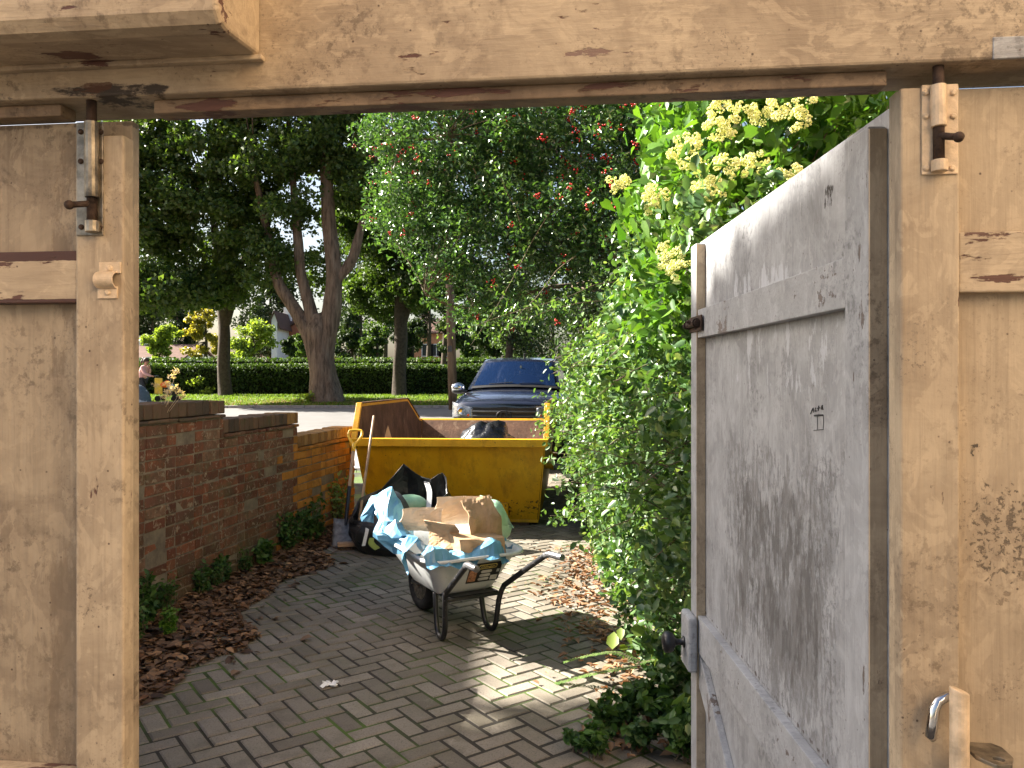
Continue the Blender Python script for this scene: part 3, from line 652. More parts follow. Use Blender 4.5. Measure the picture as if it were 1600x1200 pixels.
def lozenge(mb, x0, x1, t0, t1, o0, o1):
    n = 6; pts = []; rx = .010
    for (cx, ct, a0) in ((x1-rx, t1-.05, 0), (x0+rx, t1-.05, 90), (x0+rx, t0+.05, 180), (x1-rx, t0+.05, 270)):
        for k in range(n+1):
            a = R(a0+90*k/n); pts.append((cx+rx*math.cos(a), ct+.05*math.sin(a)))
    mb.prism(pts, lambda p, q, t: panel(p, q, t), o0, o1)
b = MB(); lozenge(b, .022, .142, .635, .765, .0087, .0095); b.build('sticker_border', m_sty, stk)
b = MB(); lozenge(b, .0255, .1385, .655, .745, .0097, .0103); b.build('sticker_field', m_stk, stk)
b = MB(); [lozenge(b, .045-.004*k, .118-.004*k, .50-.115*k, .585-.115*k, .0087, .0094) for k in range(3)]; pbox(b, .150, .168, .49, .58, .0087, .0094); pbox(b, .118, .165, .25, .40, .0087, .0094); b.build('sticker_panel', m_stw, stk)
b = MB(); pbox(b, -.033, .020, .27, .62, .0087, .0093); b.build('sticker_picture', m_stp, stk)
def text(name, body, size, mat, parent, origin, ex, ey, ez, align='CENTER', ext=.0004):
    cu = bpy.data.curves.new(name, 'FONT'); cu.body = body; cu.size = size; cu.align_x = align; cu.align_y = 'CENTER'; cu.extrude = ext
    ob = bpy.data.objects.new(name, cu); C.objects.link(ob); bpy.context.view_layer.update()
    me = bpy.data.meshes.new_from_object(ob.evaluated_get(bpy.context.evaluated_depsgraph_get())); C.objects.unlink(ob); bpy.data.objects.remove(ob)
    Mx = Matrix((ex, ey, ez)).transposed().to_4x4(); Mx.translation = origin-ORG[parent.name]
    me.transform(Mx); me.materials.clear(); me.materials.append(mat)
    o = bpy.data.objects.new(name, me); C.objects.link(o); o.parent = parent; ORG[o.name] = ORG[parent.name]; return o
py_ = (panel(0, 1, 0)-panel(0, 0, 0)).normalized(); pz_ = BR.cross(py_)
text('sticker_lettering', 'Chillington', .0215, m_sty, stk, panel(.082, .70, .0108), BR, py_, pz_)
# load of the barrow
m = M_('blue_plastic_sheet'); c = m.ramp(m.noise(5, 4), [(.3, (.065,.20,.33)), (.7, (.14,.33,.48))]); m_blue = m.fin(c, .38, 0, .45)
sheetb = MB()
# draped over the front-left rim: profile from inside the tray up over the rim and down outside
def drape(i, j):
    x = -.36+.10*j+.04*math.sin(7*i); y = .72-.70*i
    out = [(.16, .47), (.05, .60), (.0, .66), (-.03, .63), (-.045, .57), (-.05, .515)]
    k = j*(len(out)-1); a = int(min(k, len(out)-2)); t = k-a
    ox = out[a][0]*(1-t)+out[a+1][0]*t; oz = out[a][1]*(1-t)+out[a+1][1]*t
    up = .17*math.exp(-((i-.18)/.2)**2)-.065*max(0, (i-.35))/.65
    return bw(-.315+ox+.03*math.sin(11*i), y, oz-.0+up*(1 if j > .1 else .5))
crumple(sheetb, drape, 20, 13, .075, 5.5, 2)
def drape2(i, j):     # along the near rim
    x = -.33+.52*i; k = j
    z = .508+.030*math.sin(math.pi*k)*(.9+.8*math.sin(9*i))-(.045 if k < .15 else 0)
    return bw(x, -.178+.20*k+.008*math.sin(13*i), z+.012)
crumple(sheetb, drape2, 30, 7, .034, 9, 5)
def drape3(i, j): return bw(.0+.25*i, -.06+.25*j, .515+.06*math.sin(3*i)*j)
crumple(sheetb, drape3, 16, 12, .06, 6, 8)
sheetb.build('plastic_sheet', m_blue, label='crumpled sky-blue plastic sheet lining the wheelbarrow and hanging over its rim', cat='sheet', org=bw(-.2,.1,.47), fix=True)
m_card2 = plain('cardboard_sunlit', (.66,.53,.39), .8, 0, .3, .18, 9, .1)  # card colour paled to stand for sunlight on these pieces
def flap(name, pts, mat, label, th=.006, bend=.0, group=None):
    # a bent quad of card: pts p00,p10,p11,p01
    p00, p10, p11, p01 = [bw(*p) for p in pts]; nrm = (p10-p00).cross(p01-p00).normalized()
    mb = MB()
    def fn(i, j):
        a = p00.lerp(p10, i); c_ = p01.lerp(p11, i); p = a.lerp(c_, j)
        return p+nrm*(bend*math.sin(math.pi*j)+.022*mnoise.noise(Vector((i*2.6+pts[0][0]*9, j*2.6, pts[0][1]*7)))+.010*abs(mnoise.noise(Vector((i*7+pts[0][0]*9, j*7, 3))))+.03*abs(i-.55)*(1 if bend > 0 else -1))+(p10-p00)*(.05*mnoise.noise(Vector((j*4, pts[0][2]*9, 1))))*(i-.5)*2
    mb.grid(fn, 14, 14); return mb.build(name, mat, solid=th, label=label, cat='cardboard', org=p00, group=group)
gcb = 'cardboard pieces in the wheelbarrow'
flap('cardboard_piece', [(-.16,.40,.60),(.27,.30,.62),(.25,.18,.80),(-.06,.32,.80)], m_card2, 'large cardboard flap at the back of the barrow load, sunlight put into its pale colour', bend=.05, group=gcb)
flap('cardboard_piece', [(.02,.04,.56),(.26,.06,.55),(.22,.16,.80),(.02,.17,.775)], m_card, 'bent brown cardboard flap topmost in the middle of the barrow load', bend=.04, group=gcb)
flap('cardboard_piece', [(-.21,.12,.53),(-.06,-.02,.53),(-.08,.02,.67),(-.22,.16,.69)], m_card, 'small folded cardboard flap with a shadowed inside beside the blue sheet', bend=-.05, group=gcb)
flap('cardboard_piece', [(-.28,.42,.60),(-.03,.30,.58),(-.05,.24,.745),(-.27,.36,.74)], m_card2, 'torn cardboard piece next to the tall blue fold, sunlight put into its whitish colour', bend=.03, group=gcb)
b = MB()
def carton(i, j):
    th = 2*math.pi*i; x = -.09+.29*j
    rr_ = .085*(abs(math.cos(th))**4+abs(math.sin(th))**4)**(-.25)
    return bw(x, .02+rr_*math.cos(th)*1.0-.03*j, .535+rr_*math.sin(th)*.9-.02*j)
crumple(b, carton, 24, 12, .018, 5, 3); n0 = len(b.v)
b.v.append(bw(-.09,.02,.535)); b.v.append(bw(.20,-.01,.515)); b.var += [0,0]
b.f += [(i+1, i, n0) for i in range(24)]+[(12*25+i, 12*25+i+1, n0+1) for i in range(24)]
b.build('squashed_carton', m_card, label='squashed brown carton lying along the front of the barrow load', cat='carton', org=bw(0,.05,.45))
m = M_('green_poly_bag'); c = m.ramp(m.noise(4, 5), [(.35, (.20,.42,.27)), (.65, (.42,.62,.47))]); m.bump(m.noise(14, 4), .4, .02); m_green = m.fin(c, .3, 0, .5)
b = MB()
def gbag(i, j):
    th = 2*math.pi*i; t = j; r = .13*math.sin(math.pi*min(1, .08+.95*t))**.6
    c_ = Vector((.20+.16*t, .34-.22*t, .685-.09*t))
    return bw(c_.x+.5*r*math.cos(th), c_.y+r*math.cos(th)*.8, c_.z+r*1.1*math.sin(th))
crumple(b, gbag, 18, 12, .035, 5, 4); b.build('green_bag', m_green, smooth=True, label='pale green plastic bag stuffed into the right end of the barrow', cat='bag', org=bw(.2,.3,.5))

# ---------------------------------------------------------------- bulk bag, shovel, broom, paper
m = M_('black_woven_bag'); wv = m.n('TexWave'); wv.inputs['Scale'].default_value = 60; m.set(wv, 'Vector', m.coord()); m.bump((wv, 1), .25, .003); c = m.ramp(m.noise(5, 5), [(.3, (.010,.010,.012)), (.75, (.03,.03,.032))]); m_bulk = m.fin(c, .35, 0, .6)
bagr = thing('bulk_bag', (-.93, 6.95, 0), 'slumped black woven bulk bag gaping open in front of the skip', 'bag')
b = MB(); bc_ = Vector((-.93, 7.1, 0))
rimz = [(-.62,.15,.30), (-.60,.34,.42), (-.36,.42,.50), (-.10,.40,.735), (.10,.34,.62), (.22,.30,.60), (.36,.33,.66), (.44,.05,.50), (.30,-.22,.36), (-.05,-.30,.33), (-.42,-.25,.30), (-.60,-.06,.28)]
nr = len(rimz)
def rimp(u):
    k = u*nr; a = int(k) % nr; t = k-int(k); p, q = Vector(rimz[a]), Vector(rimz[(a+1) % nr])
    return p.lerp(q, t)
def bulk(i, j):
    p = rimp(i % 1.0); th = math.atan2(p.y, p.x)
    base = Vector((.36*math.cos(th)*1.15, .27*math.sin(th), .0)); t = j
    bulge = .07*math.sin(math.pi*t)
    q = base.lerp(Vector((p.x*.80, p.y*.8, p.z)), t); q.x += math.cos(th)*bulge; q.y += math.sin(th)*bulge
    if j == 0: q.z = .004
    return bc_+Vector((q.x, q.y, q.z))
def bulk2(i, j):
    p = bulk(i, j); s = .02 if j > .05 else 0
    qq = Vector((math.cos(i*6.283)*3, math.sin(i*6.283)*3, j*4)); return p+Vector((mnoise.noise(qq), mnoise.noise(qq+Vector((5,5,5))), .6*s*30*0))*.035*min(1, j*3)
b.grid(bulk2, 48, 14); b.build('bag_body', m_bulk, bagr, solid=.008)
m_white_strap = plain('white_webbing', (.62,.62,.62), .6, 0, .3, .1, 30, .1); m_grey_strap = plain('grey_webbing', (.07,.08,.085), .6, 0, .3, .2, 40, .2)
def ribbon(pts, wdir, wd, name, mat, parent, th=.004):
    b = MB(); sp = smooth_path(pts, 6); wd_ = Vector(wdir).normalized()*wd/2
    b.grid(lambda i, j: sp[min(len(sp)-1, int(round(j*(len(sp)-1))))]+wd_*(2*i-1), 1, len(sp)-1); return b.build(name, mat, parent, solid=th)
ribbon([P(666, 752, 7.38), P(671, 770, 7.22), P(669, 800, 7.05), P(667, 830, 6.92)], (1, .15, 0), .045, 'strap', m_white_strap, bagr).__setitem__('label', 'white vertical strap')
ribbon([P(606, 772, 7.1), P(612, 769, 6.98), P(622, 774, 6.9), P(632, 787, 6.88), P(638, 800, 6.9)], (.7, .5, .4), .05, 'strap', m_grey_strap, bagr)
ribbon([P(573, 812, 7.0), P(574, 825, 6.86), P(571, 840, 6.82), P(568, 853, 6.8)], (1, .2, .1), .03, 'tag', m_white_strap, bagr).__setitem__('label', 'white tag')
ribbon([P(590, 825, 6.93), P(583, 836, 6.86), P(580, 848, 6.82), P(590, 858, 6.80)], (.9, .1, .4), .05, 'printed_patch', plain('lime_print', (.30,.36,.06), .5), bagr)
b = MB(); cc = P(640, 788, 7.15); b.ball(cc, .15, 14, 10, (1.1, .8, .6)); b.build('green_sack', m_green, smooth=True, label='rounded pale green sack sitting inside the black bulk bag', cat='sack', org=cc-Vector((0,0,.1)))
m_wood = plain('worn_handle_wood', (.36,.24,.15), .6, 0, .4, .25, 14, .2); m_yplastic = plain('yellow_plastic', (.72,.42,.03), .4, 0, .5, .1); m_blade = plain('shovel_steel', (.16,.15,.14), .45, .6, .5, .5, 18, .3)
A0 = Vector((-1.52, 7.16, .0)); A1 = Vector((-1.545, 7.885, 1.035)); ad = (A1-A0).normalized(); ax_ = Vector((1, .03, 0)).normalized(); an_ = ax_.cross(ad)
shv = thing('shovel', A0, 'shovel with a yellow D-shaped handle leaning against the skip', 'shovel')
def sp_(x, t, n=0.0): return A0+ax_*x+ad*t+an_*n
b = MB()
def blade(i, j):
    w_ = .115*(1-.12*(1-j)); x = (2*i-1)*w_; return sp_(x, .0+.30*j+(.02*abs(2*i-1) if j == 0 else 0), .025*(1-(2*i-1)**2)*(.5+.5*j)*-1)
b.grid(blade, 8, 6); b.build('blade', m_blade, shv, smooth=True, solid=.004)
b = MB(); b.tube([sp_(0, .24, -.02), sp_(0, .36, -.005), sp_(0, .62)], [.014, .018, .019], 10); b.build('socket', m_black, shv)
b = MB(); b.tube([sp_(0, .60), sp_(0, 1.02)], .017, 10); b.build('shaft', m_wood, shv)
b = MB(); b.tube([sp_(0, 1.00), sp_(0, 1.09)], [.02, .021], 10)
hd = smooth_path([sp_(0, 1.075), sp_(-.035, 1.12), sp_(-.062, 1.17), sp_(-.064, 1.215), sp_(-.045, 1.24), sp_(.045, 1.24), sp_(.064, 1.215), sp_(.062, 1.17), sp_(.035, 1.12), sp_(0, 1.075)], 4)
b.tube(hd, .0135, 10); b.build('handle', m_yplastic, shv, smooth=True)
B0 = Vector((-1.40, 7.13, .03)); B1 = Vector((-1.375, 7.935, 1.155))
br = thing('broom', (B0.x, B0.y, 0), 'wooden broom leaning on the skip beside the shovel, head down on the paving', 'broom')
b = MB(); b.tube([B0, B1], [.0135, .0125], 10); b.build('shaft', m_wood, br, smooth=True, bevel=.002)
b = MB(); b.box((-.16,-.03,.03), (.14,.03,.07), Matrix.Translation((B0.x, B0.y, 0)) @ Matrix.Rotation(R(12), 4, 'Z')); b.build('head', m_wood, br, bevel=.008)
b = MB(); rnd.seed(5)
for k in range(160):
    x, y = rnd.uniform(-.155, .135), rnd.uniform(-.027, .027); p = Matrix.Translation((B0.x, B0.y, 0)) @ Matrix.Rotation(R(12), 4, 'Z') @ Vector((x, y, .031)); b.tube([p, p+Vector((rnd.uniform(-.012,.012), rnd.uniform(-.012,.012), -.03))], .0016, 3)
b.build('bristles', plain('bristle', (.12,.07,.04), .8), br)
b = MB(); pc = G(516, 1072)
crumple(b, lambda i, j: pc+Vector(((i-.5)*.07, (j-.5)*.06, .012)), 8, 8, .02, 5, 1)
b.build('paper_scrap', plain('white_paper', (.75,.76,.76), .7), label='crumpled scrap of white paper lying on the block paving', cat='paper', org=pc, solid=.001)
# ---------------------------------------------------------------- foliage toolkit
rng = np.random.default_rng(5)
SHAPES = {
 'dia': (np.array([[0,0],[.45,.5],[1,0],[.45,-.5]]), [(0,1,2,3)], [0,1,0,1]),
 'ovate': (np.array([[0,0],[.28,.46],[.66,.40],[1,0],[.66,-.40],[.28,-.46]]), [(0,1,2,3),(0,3,4,5)], [0,1,1,0,1,1]),
 'ivy': (np.array([[0,0],[-.08,.34],[.22,.52],[.55,.26],[1,0],[.55,-.26],[.22,-.52],[-.08,-.34]]), [(0,1,2,3),(0,3,4,5),(0,5,6,7)], [0,.6,1,.6,0,.6,1,.6]),
}
def leaf_mesh(name, mat, parent, P_, size, aspect=.55, shape='dia', up=.5, fold=.12, jit=.35, nrm=None, droop=0.0, tdir=None, org=None, **kw):
    P_ = np.asarray(P_, dtype=np.float64); n = len(P_)
    nr = rng.normal(size=(n, 3)); nr /= np.linalg.norm(nr, axis=1)[:, None]
    nr = nr*(1-up)+np.array([0, 0, 1.0])*up if nrm is None else nr*(1-up)+np.asarray(nrm)*up
    nr /= np.linalg.norm(nr, axis=1)[:, None]
    t = rng.normal(size=(n, 3)); t[:, 2] -= droop
    if tdir is not None: t = t*.5+np.asarray(tdir)
    t -= nr*np.sum(t*nr, axis=1)[:, None]; t /= np.linalg.norm(t, axis=1)[:, None]
    bn = np.cross(nr, t); L_ = size*(1+jit*rng.uniform(-1, 1, n)); Wd = L_*aspect
    sh, fs, fo = SHAPES[shape]; k = len(sh)
    o0 = np.array(ORG[parent.name]) if parent else np.array(org if org is not None else (0,0,0), dtype=float)
    V = np.zeros((n, k, 3))
    for i in range(k):
        V[:, i] = P_-o0+t*((sh[i,0]-.5)*L_)[:, None]+bn*(sh[i,1]*Wd)[:, None]+nr*(fold*fo[i]*Wd-.22*L_*max(0, sh[i,0]-.55))[:, None]
    me = bpy.data.meshes.new(name); nf = len(fs)*n
    me.vertices.add(n*k); me.vertices.foreach_set('co', V.reshape(-1))
    idx = np.array(fs)[None]+(np.arange(n)*k)[:, None, None]
    me.loops.add(nf*4); me.loops.foreach_set('vertex_index', idx.reshape(-1).astype(np.int32))
    me.polygons.add(nf); me.polygons.foreach_set('loop_start', np.arange(0, nf*4, 4, dtype=np.int32))
    try: me.polygons.foreach_set('loop_total', np.full(nf, 4, dtype=np.int32))
    except Exception: pass
    me.update(calc_edges=True)
    at = me.attributes.new('var', 'FLOAT', 'POINT'); at.data.foreach_set('value', np.repeat(rng.uniform(.01, 1, n), k).astype(np.float32))
    me.materials.append(mat); me.validate()
    o = bpy.data.objects.new(name, me); C.objects.link(o)
    if parent: o.parent = parent
    else: o.location = o0
    ORG[o.name] = Vector(o0)
    return setp(o, kw.get('label'), kw.get('cat'), kw.get('group'), kw.get('kind'))
def clumps(cs, rad, per, flat=.75):
    cs = np.asarray(cs); rad = np.broadcast_to(np.asarray(rad, dtype=float), (len(cs),))
    q = rng.normal(size=(len(cs), per, 3)); q /= np.maximum(1e-6, np.linalg.norm(q, axis=2))[:, :, None]
    q *= (rng.uniform(0, 1, (len(cs), per))**.45)[:, :, None]; q[:, :, 2] *= flat
    return (cs[:, None]+q*rad[:, None, None]).reshape(-1, 3)
def ell(c, r, n, shell=.35):
    q = rng.normal(size=(n, 3)); q /= np.linalg.norm(q, axis=1)[:, None]; s = rng.uniform(shell, 1, n)**.6
    return np.array(c)+q*s[:, None]*np.array(r)
m = M_('bark'); mp = m.coord((4, 4, .55)); nz = m.noise(2.4, 8, .68, mp, .4); c = m.ramp(nz, [(.32, (.05,.036,.025)), (.5, (.16,.115,.075)), (.72, (.27,.205,.14))])
m.bump(nz, 1.0, .07); m_bark = m.fin(c, .9, 0, .25)
m_bark2 = plain('dark_bark', (.06,.048,.037), .92, 0, .2, .4, 10, .6); m_twig = plain('twig', (.13,.10,.065), .8, 0, .3, .4, 20, .2)
def tree(name, label, base, limbs, crowns, nclump, per, crad, lsize, mleaf, mbark=None, group=None, up=.35, clip=None, twigs=20, flat=.75, cat='tree', n=14, wob=.16):
    t = thing(name, base, label, cat, group)
    b = MB()
    for i, (pts, rr) in enumerate(limbs):
        pts = smooth_path(pts, 5); rs = np.interp(np.linspace(0, 1, len(pts)), np.linspace(0, 1, len(rr)), rr); b.tube(pts, list(rs), n, wob=wob, seed=i*3.1)
    cs = np.concatenate([ell(c_, r_, max(3, int(nclump*f))) for c_, r_, f in crowns])
    if clip is not None: cs = cs[[bool(clip(*q)) for q in cs]]
    tips = [Vector(l[0][-1]) for l in limbs]
    for q in cs[:twigs]:
        q = Vector(q); a = min((Vector(p) for l in limbs for p in l[0][1:]), key=lambda p: (p-q).length); mid = a.lerp(q, .5)+Vector((0,0,.12*(q-a).length)); b.tube([a, mid, q], [.05, .03, .012], 5)
    b.build('trunk', mbark or m_bark, t, smooth=True, fix=False)
    pts = clumps(cs, rng.uniform(.65, 1.3, len(cs))*crad, per, flat)
    if clip is not None: pts = pts[[bool(clip(*q)) for q in pts]]
    leaf_mesh('crown', mleaf, t, pts, lsize, .62, 'dia', up=up, fold=.15, droop=.3)
    return t
lf_dark = leafmat('lime_leaves', (.036,.078,.018), (.11,.17,.035), .45, .45, .45)
lf_mid = leafmat('maple_leaves', (.035,.075,.018), (.085,.14,.03), .5, .4, .4)
lf_bright = leafmat('bright_leaves', (.13,.20,.035), (.24,.31,.06), .5, .4, .45)
lf_yellow = leafmat('yellow_leaves', (.22,.20,.035), (.34,.29,.055), .5, .4, .45)
lf_back = leafmat('distant_leaves', (.018,.036,.014), (.045,.075,.022), .6, .3, .25)
lf_hedge = leafmat('hedge_leaves', (.028,.058,.014), (.07,.12,.025), .55, .3, .3)
lf_holly = leafmat('holly_leaves', (.028,.085,.026), (.105,.205,.055), .28, .7, .3)
lf_rose = leafmat('rose_leaves', (.035,.095,.03), (.115,.205,.065), .38, .6, .35)
lf_ivy = leafmat('ivy_leaves', (.045,.13,.018), (.14,.27,.035), .3, .6, .36)
lf_weed = leafmat('weed_leaves', (.025,.065,.018), (.07,.15,.03), .5, .4, .35)
lf_fern = leafmat('fern_leaves', (.10,.19,.05), (.20,.29,.09), .5, .4, .4)
lf_litter = leafmat('dead_leaves', (.045,.027,.017), (.185,.115,.07), .55, .25, .1, (1.2, .8, .5))
lf_litter2 = leafmat('tan_dead_leaves', (.14,.065,.03), (.36,.22,.12), .7, .25, .15, (1.2, .8, .5))
m_berry = plain('red_berry', (.42,.015,.012), .25, 0, .6, .25, 30)

# ---------------------------------------------------------------- trees across the road
gb = gh(31)
T1 = lambda px, py, d=31: P(px, py, d)
tree('lime_tree', 'massive old tree with a pale fluted trunk forking into three limbs on the verge', T1(513, 642),
     [([T1(512, 645), T1(510, 622), T1(504, 585), T1(499, 545), T1(497, 515), T1(495, 490)], [.92, .66, .51, .47, .46, .22]),
      ([T1(499, 575), T1(489, 540), T1(478, 512), T1(452, 470), T1(436, 445), T1(427, 415), T1(415, 350), T1(395, 260, 30.5)], [.36, .34, .28, .24, .22, .2, .15, .08]),
      ([T1(498, 560), T1(494, 530), T1(489, 500), T1(477, 455), T1(470, 425), T1(466, 380), T1(458, 280, 31.5), T1(450, 180, 32)], [.3, .3, .25, .21, .2, .18, .13, .07]),
      ([T1(503, 580), T1(508, 535), T1(516, 500), T1(522, 450), T1(521, 410), T1(514, 345), T1(510, 260), T1(508, 150)], [.42, .40, .36, .32, .3, .27, .22, .13]),
      ([T1(521, 445), T1(532, 430), T1(547, 412), T1(556, 388), T1(568, 340), T1(585, 260)], [.22, .21, .2, .19, .14, .07])],
     [(T1(500, 90), (4.5, 3.2, 3.2), .42), (T1(445, 270), (2.6, 2.4, 2.2), .22), (T1(560, 260, 31.5), (1.5, 2.2, 2.6), .2), (T1(490, 420, 32.5), (1.8, 1.2, .9), .06), (T1(400, 400), (1.3, 1.4, 1.2), .1), (T1(460, 215), (3.2, 1.6, 1.6), .3)],
     260, 150, .62, .18, lf_dark, up=.3, twigs=60, n=22, clip=lambda x, y, z: not (518 < 800+x/y*F < 560 and HY-(z-HC)*F/y > 330) and not (HY-(z-HC)*F/y > 478))
T2 = lambda px, py, d=30: P(px, py, d)
tree('street_tree', 'leafy street tree with slim dark trunk and drooping crown left of the massive one', P(352, 621, 35),
     [([P(353, 624, 35), P(350, 585, 35), P(350, 530, 35), P(349, 490, 35), P(345, 430, 34), P(330, 320, 33)], [.34, .27, .25, .24, .2, .1]),
      ([P(351, 510, 35), P(361, 480, 35), P(372, 440, 34.5), P(385, 380, 34)], [.18, .16, .13, .07]), ([P(349, 505, 35), P(338, 470, 35), P(310, 430, 34), P(270, 390, 33)], [.16, .14, .1, .05])],
     [(P(300, 280, 32), (3.6, 2.4, 3.6), .62), (P(220, 300, 32), (2.2, 2.2, 3.4), .2), (P(330, 445, 33), (2.3, 1.6, .8), .12), (P(255, 450, 31), (1.6, 1.4, .9), .13), (P(300, 60, 32), (4, 2.5, 2.5), .25)],
     330, 150, .62, .20, lf_dark, m_bark2, up=.3, twigs=50, clip=lambda x, y, z: HY-(z-HC)*F/y < 508+18*math.sin(x*2.3))
tree('maple_tree', 'middle-sized tree with a straight dark trunk in front of the hedge', P(624, 620, 35.3),
     [([P(624, 624, 35.3), P(624, 585, 35.3), P(626, 530, 35.3), P(626, 480, 35.3), P(630, 400, 35), P(640, 250, 35)], [.36, .3, .29, .28, .22, .1]),
      ([P(628, 510, 35.3), P(641, 470, 35.3), P(660, 410, 35)], [.17, .15, .07])],
     [(P(610, 330, 35), (2.9, 2.2, 3.2), .7), (P(600, 460, 36), (1.9, 1.2, 1.0), .15), (P(680, 440, 35), (1.6, 1.6, 1.3), .25)],
     210, 140, .62, .2, lf_mid, m_bark2, up=.3, twigs=30, clip=lambda x, y, z: HY-(z-HC)*F/y < 520+16*math.sin(x*4))
up_ = thing('utility_pole', P(707, 632, 27), 'leaning weathered wooden utility pole beside the parked pickup', 'pole')
b = MB(); b.tube([P(708, 640, 27), P(703, 450, 27), P(692, 215, 27), P(688, 150, 27)], [.155, .145, .125, .12], 14, wob=.04); b.build('pole', m_bark, up_, smooth=True)
b = MB(); q = P(703, 545, 26.86); b.box(q-Vector((.07, .02, .1)), q+Vector((.07, .02, .1))); b.build('number_plate', plain('pole_plate', (.06,.055,.05), .6), up_)

# ---------------------------------------------------------------- hedges
m_core = plain('hedge_shade_core', (.012,.018,.008), .95, 0, .1)
def hedge(name, label, x0, x1, y0, y1, z0, z1, n, ls, mat, group=None, wob=.12, bumps=None):
    t = thing(name, ((x0+x1)/2, (y0+y1)/2, z0), label, 'hedge', group)
    b = MB(); b.box((x0, y0+.18, z0-.3), (x1, y1-.15, z1-.2)); b.build('shade_core', m_core, t)  # near-black box stands for the shaded inside of the hedge
    nt_ = int(n*.42); nf_ = n-nt_
    X_ = rng.uniform(x0, x1, n); Yv = np.where(np.arange(n) < nt_, rng.uniform(y0, y1, n), y0+rng.uniform(-.06, .2, n)); Zv = np.where(np.arange(n) < nt_, z1+rng.uniform(-.2, .03, n), z0+(z1-z0)*rng.uniform(0, 1, n))
    wv_ = np.array([mnoise.noise(Vector((x*.9, z*1.1, 2))) for x, z in zip(X_, Zv)]); wt = np.array([mnoise.noise(Vector((x*.5, 7, 1))) for x in X_])
    Yv -= wv_*wob*1.6; Zv += wt*wob*.6*(Zv > (z0+z1)/2)
    return leaf_mesh('foliage', mat, t, np.stack([X_, Yv, Zv], 1), ls, .6, 'dia', up=.32, nrm=None), t
gy = gh(36)
hf_, ht_ = hedge('clipped_hedge', 'long clipped dark hedge running behind the verge, nearer of two', -26, 9, 36.3, 37.6, gy-.05, Z(569, 36.3), 30000, .13, lf_hedge)
hedge('clipped_hedge', 'farther clipped hedge, its top just showing over the nearer one', -30, 16, 45, 46.2, gy, Z(559, 45), 9000, .17, lf_hedge)
gs = MB()
for sg_ in (((300,596),(306,600),(312,594)), ((322,613),(328,611))):
    leaf_mesh('leafy_shoot', lf_bright, ht_, clumps([P(px, py, 36.0) for px, py in sg_], .3, 30), .15, .6, 'ovate', label='bright green shoots sprouting low from the dark face')
b_ = leaf_mesh('sapling', lf_bright, None, clumps([P(px, py, 30.5) for px, py in ((466,628),(478,622),(486,630),(470,636),(490,618))], .25, 30), .17, .55, 'ovate', label='small bright green sapling at the foot of the massive tree', cat='shrub', org=P(476, 640, 30.5))
# fallen leaves on the verge
n = 5000; xs_ = rng.uniform(-16, 2, n); ys_ = 28.9+rng.exponential(1.1, n)+np.abs(rng.normal(0, .3, n))
k_ = rng.uniform(0, 1, n) < .3; xs_ = np.where(k_, rng.normal(-7, 1.6, n), xs_); ys_ = np.where(k_, rng.normal(30.6, .7, n), ys_); ys_ = np.clip(ys_, 28.8, 35.5)
leaf_mesh('fallen_leaves', lf_litter2, None, np.stack([xs_, ys_, np.array([gh(y) for y in ys_])+.075], 1), .15, .7, 'dia', up=.85, kind='stuff', label='scattered fallen leaves on the far verge', cat='leaves')
n = 26000; xs_ = rng.uniform(-17, 2, n); ys_ = 28.9+rng.uniform(0, 1, n)**1.2*7.2
leaf_mesh('grass_blades', leafmat('grass_blade', (.06,.12,.015), (.16,.235,.035), .6, .3, .45), None, np.stack([xs_, ys_, np.array([gh(y) for y in ys_])+.08], 1), .13, .22, 'dia', up=.1, tdir=np.array([0,0,1.4]), kind='stuff', label='short green grass on the far verge', cat='grass')

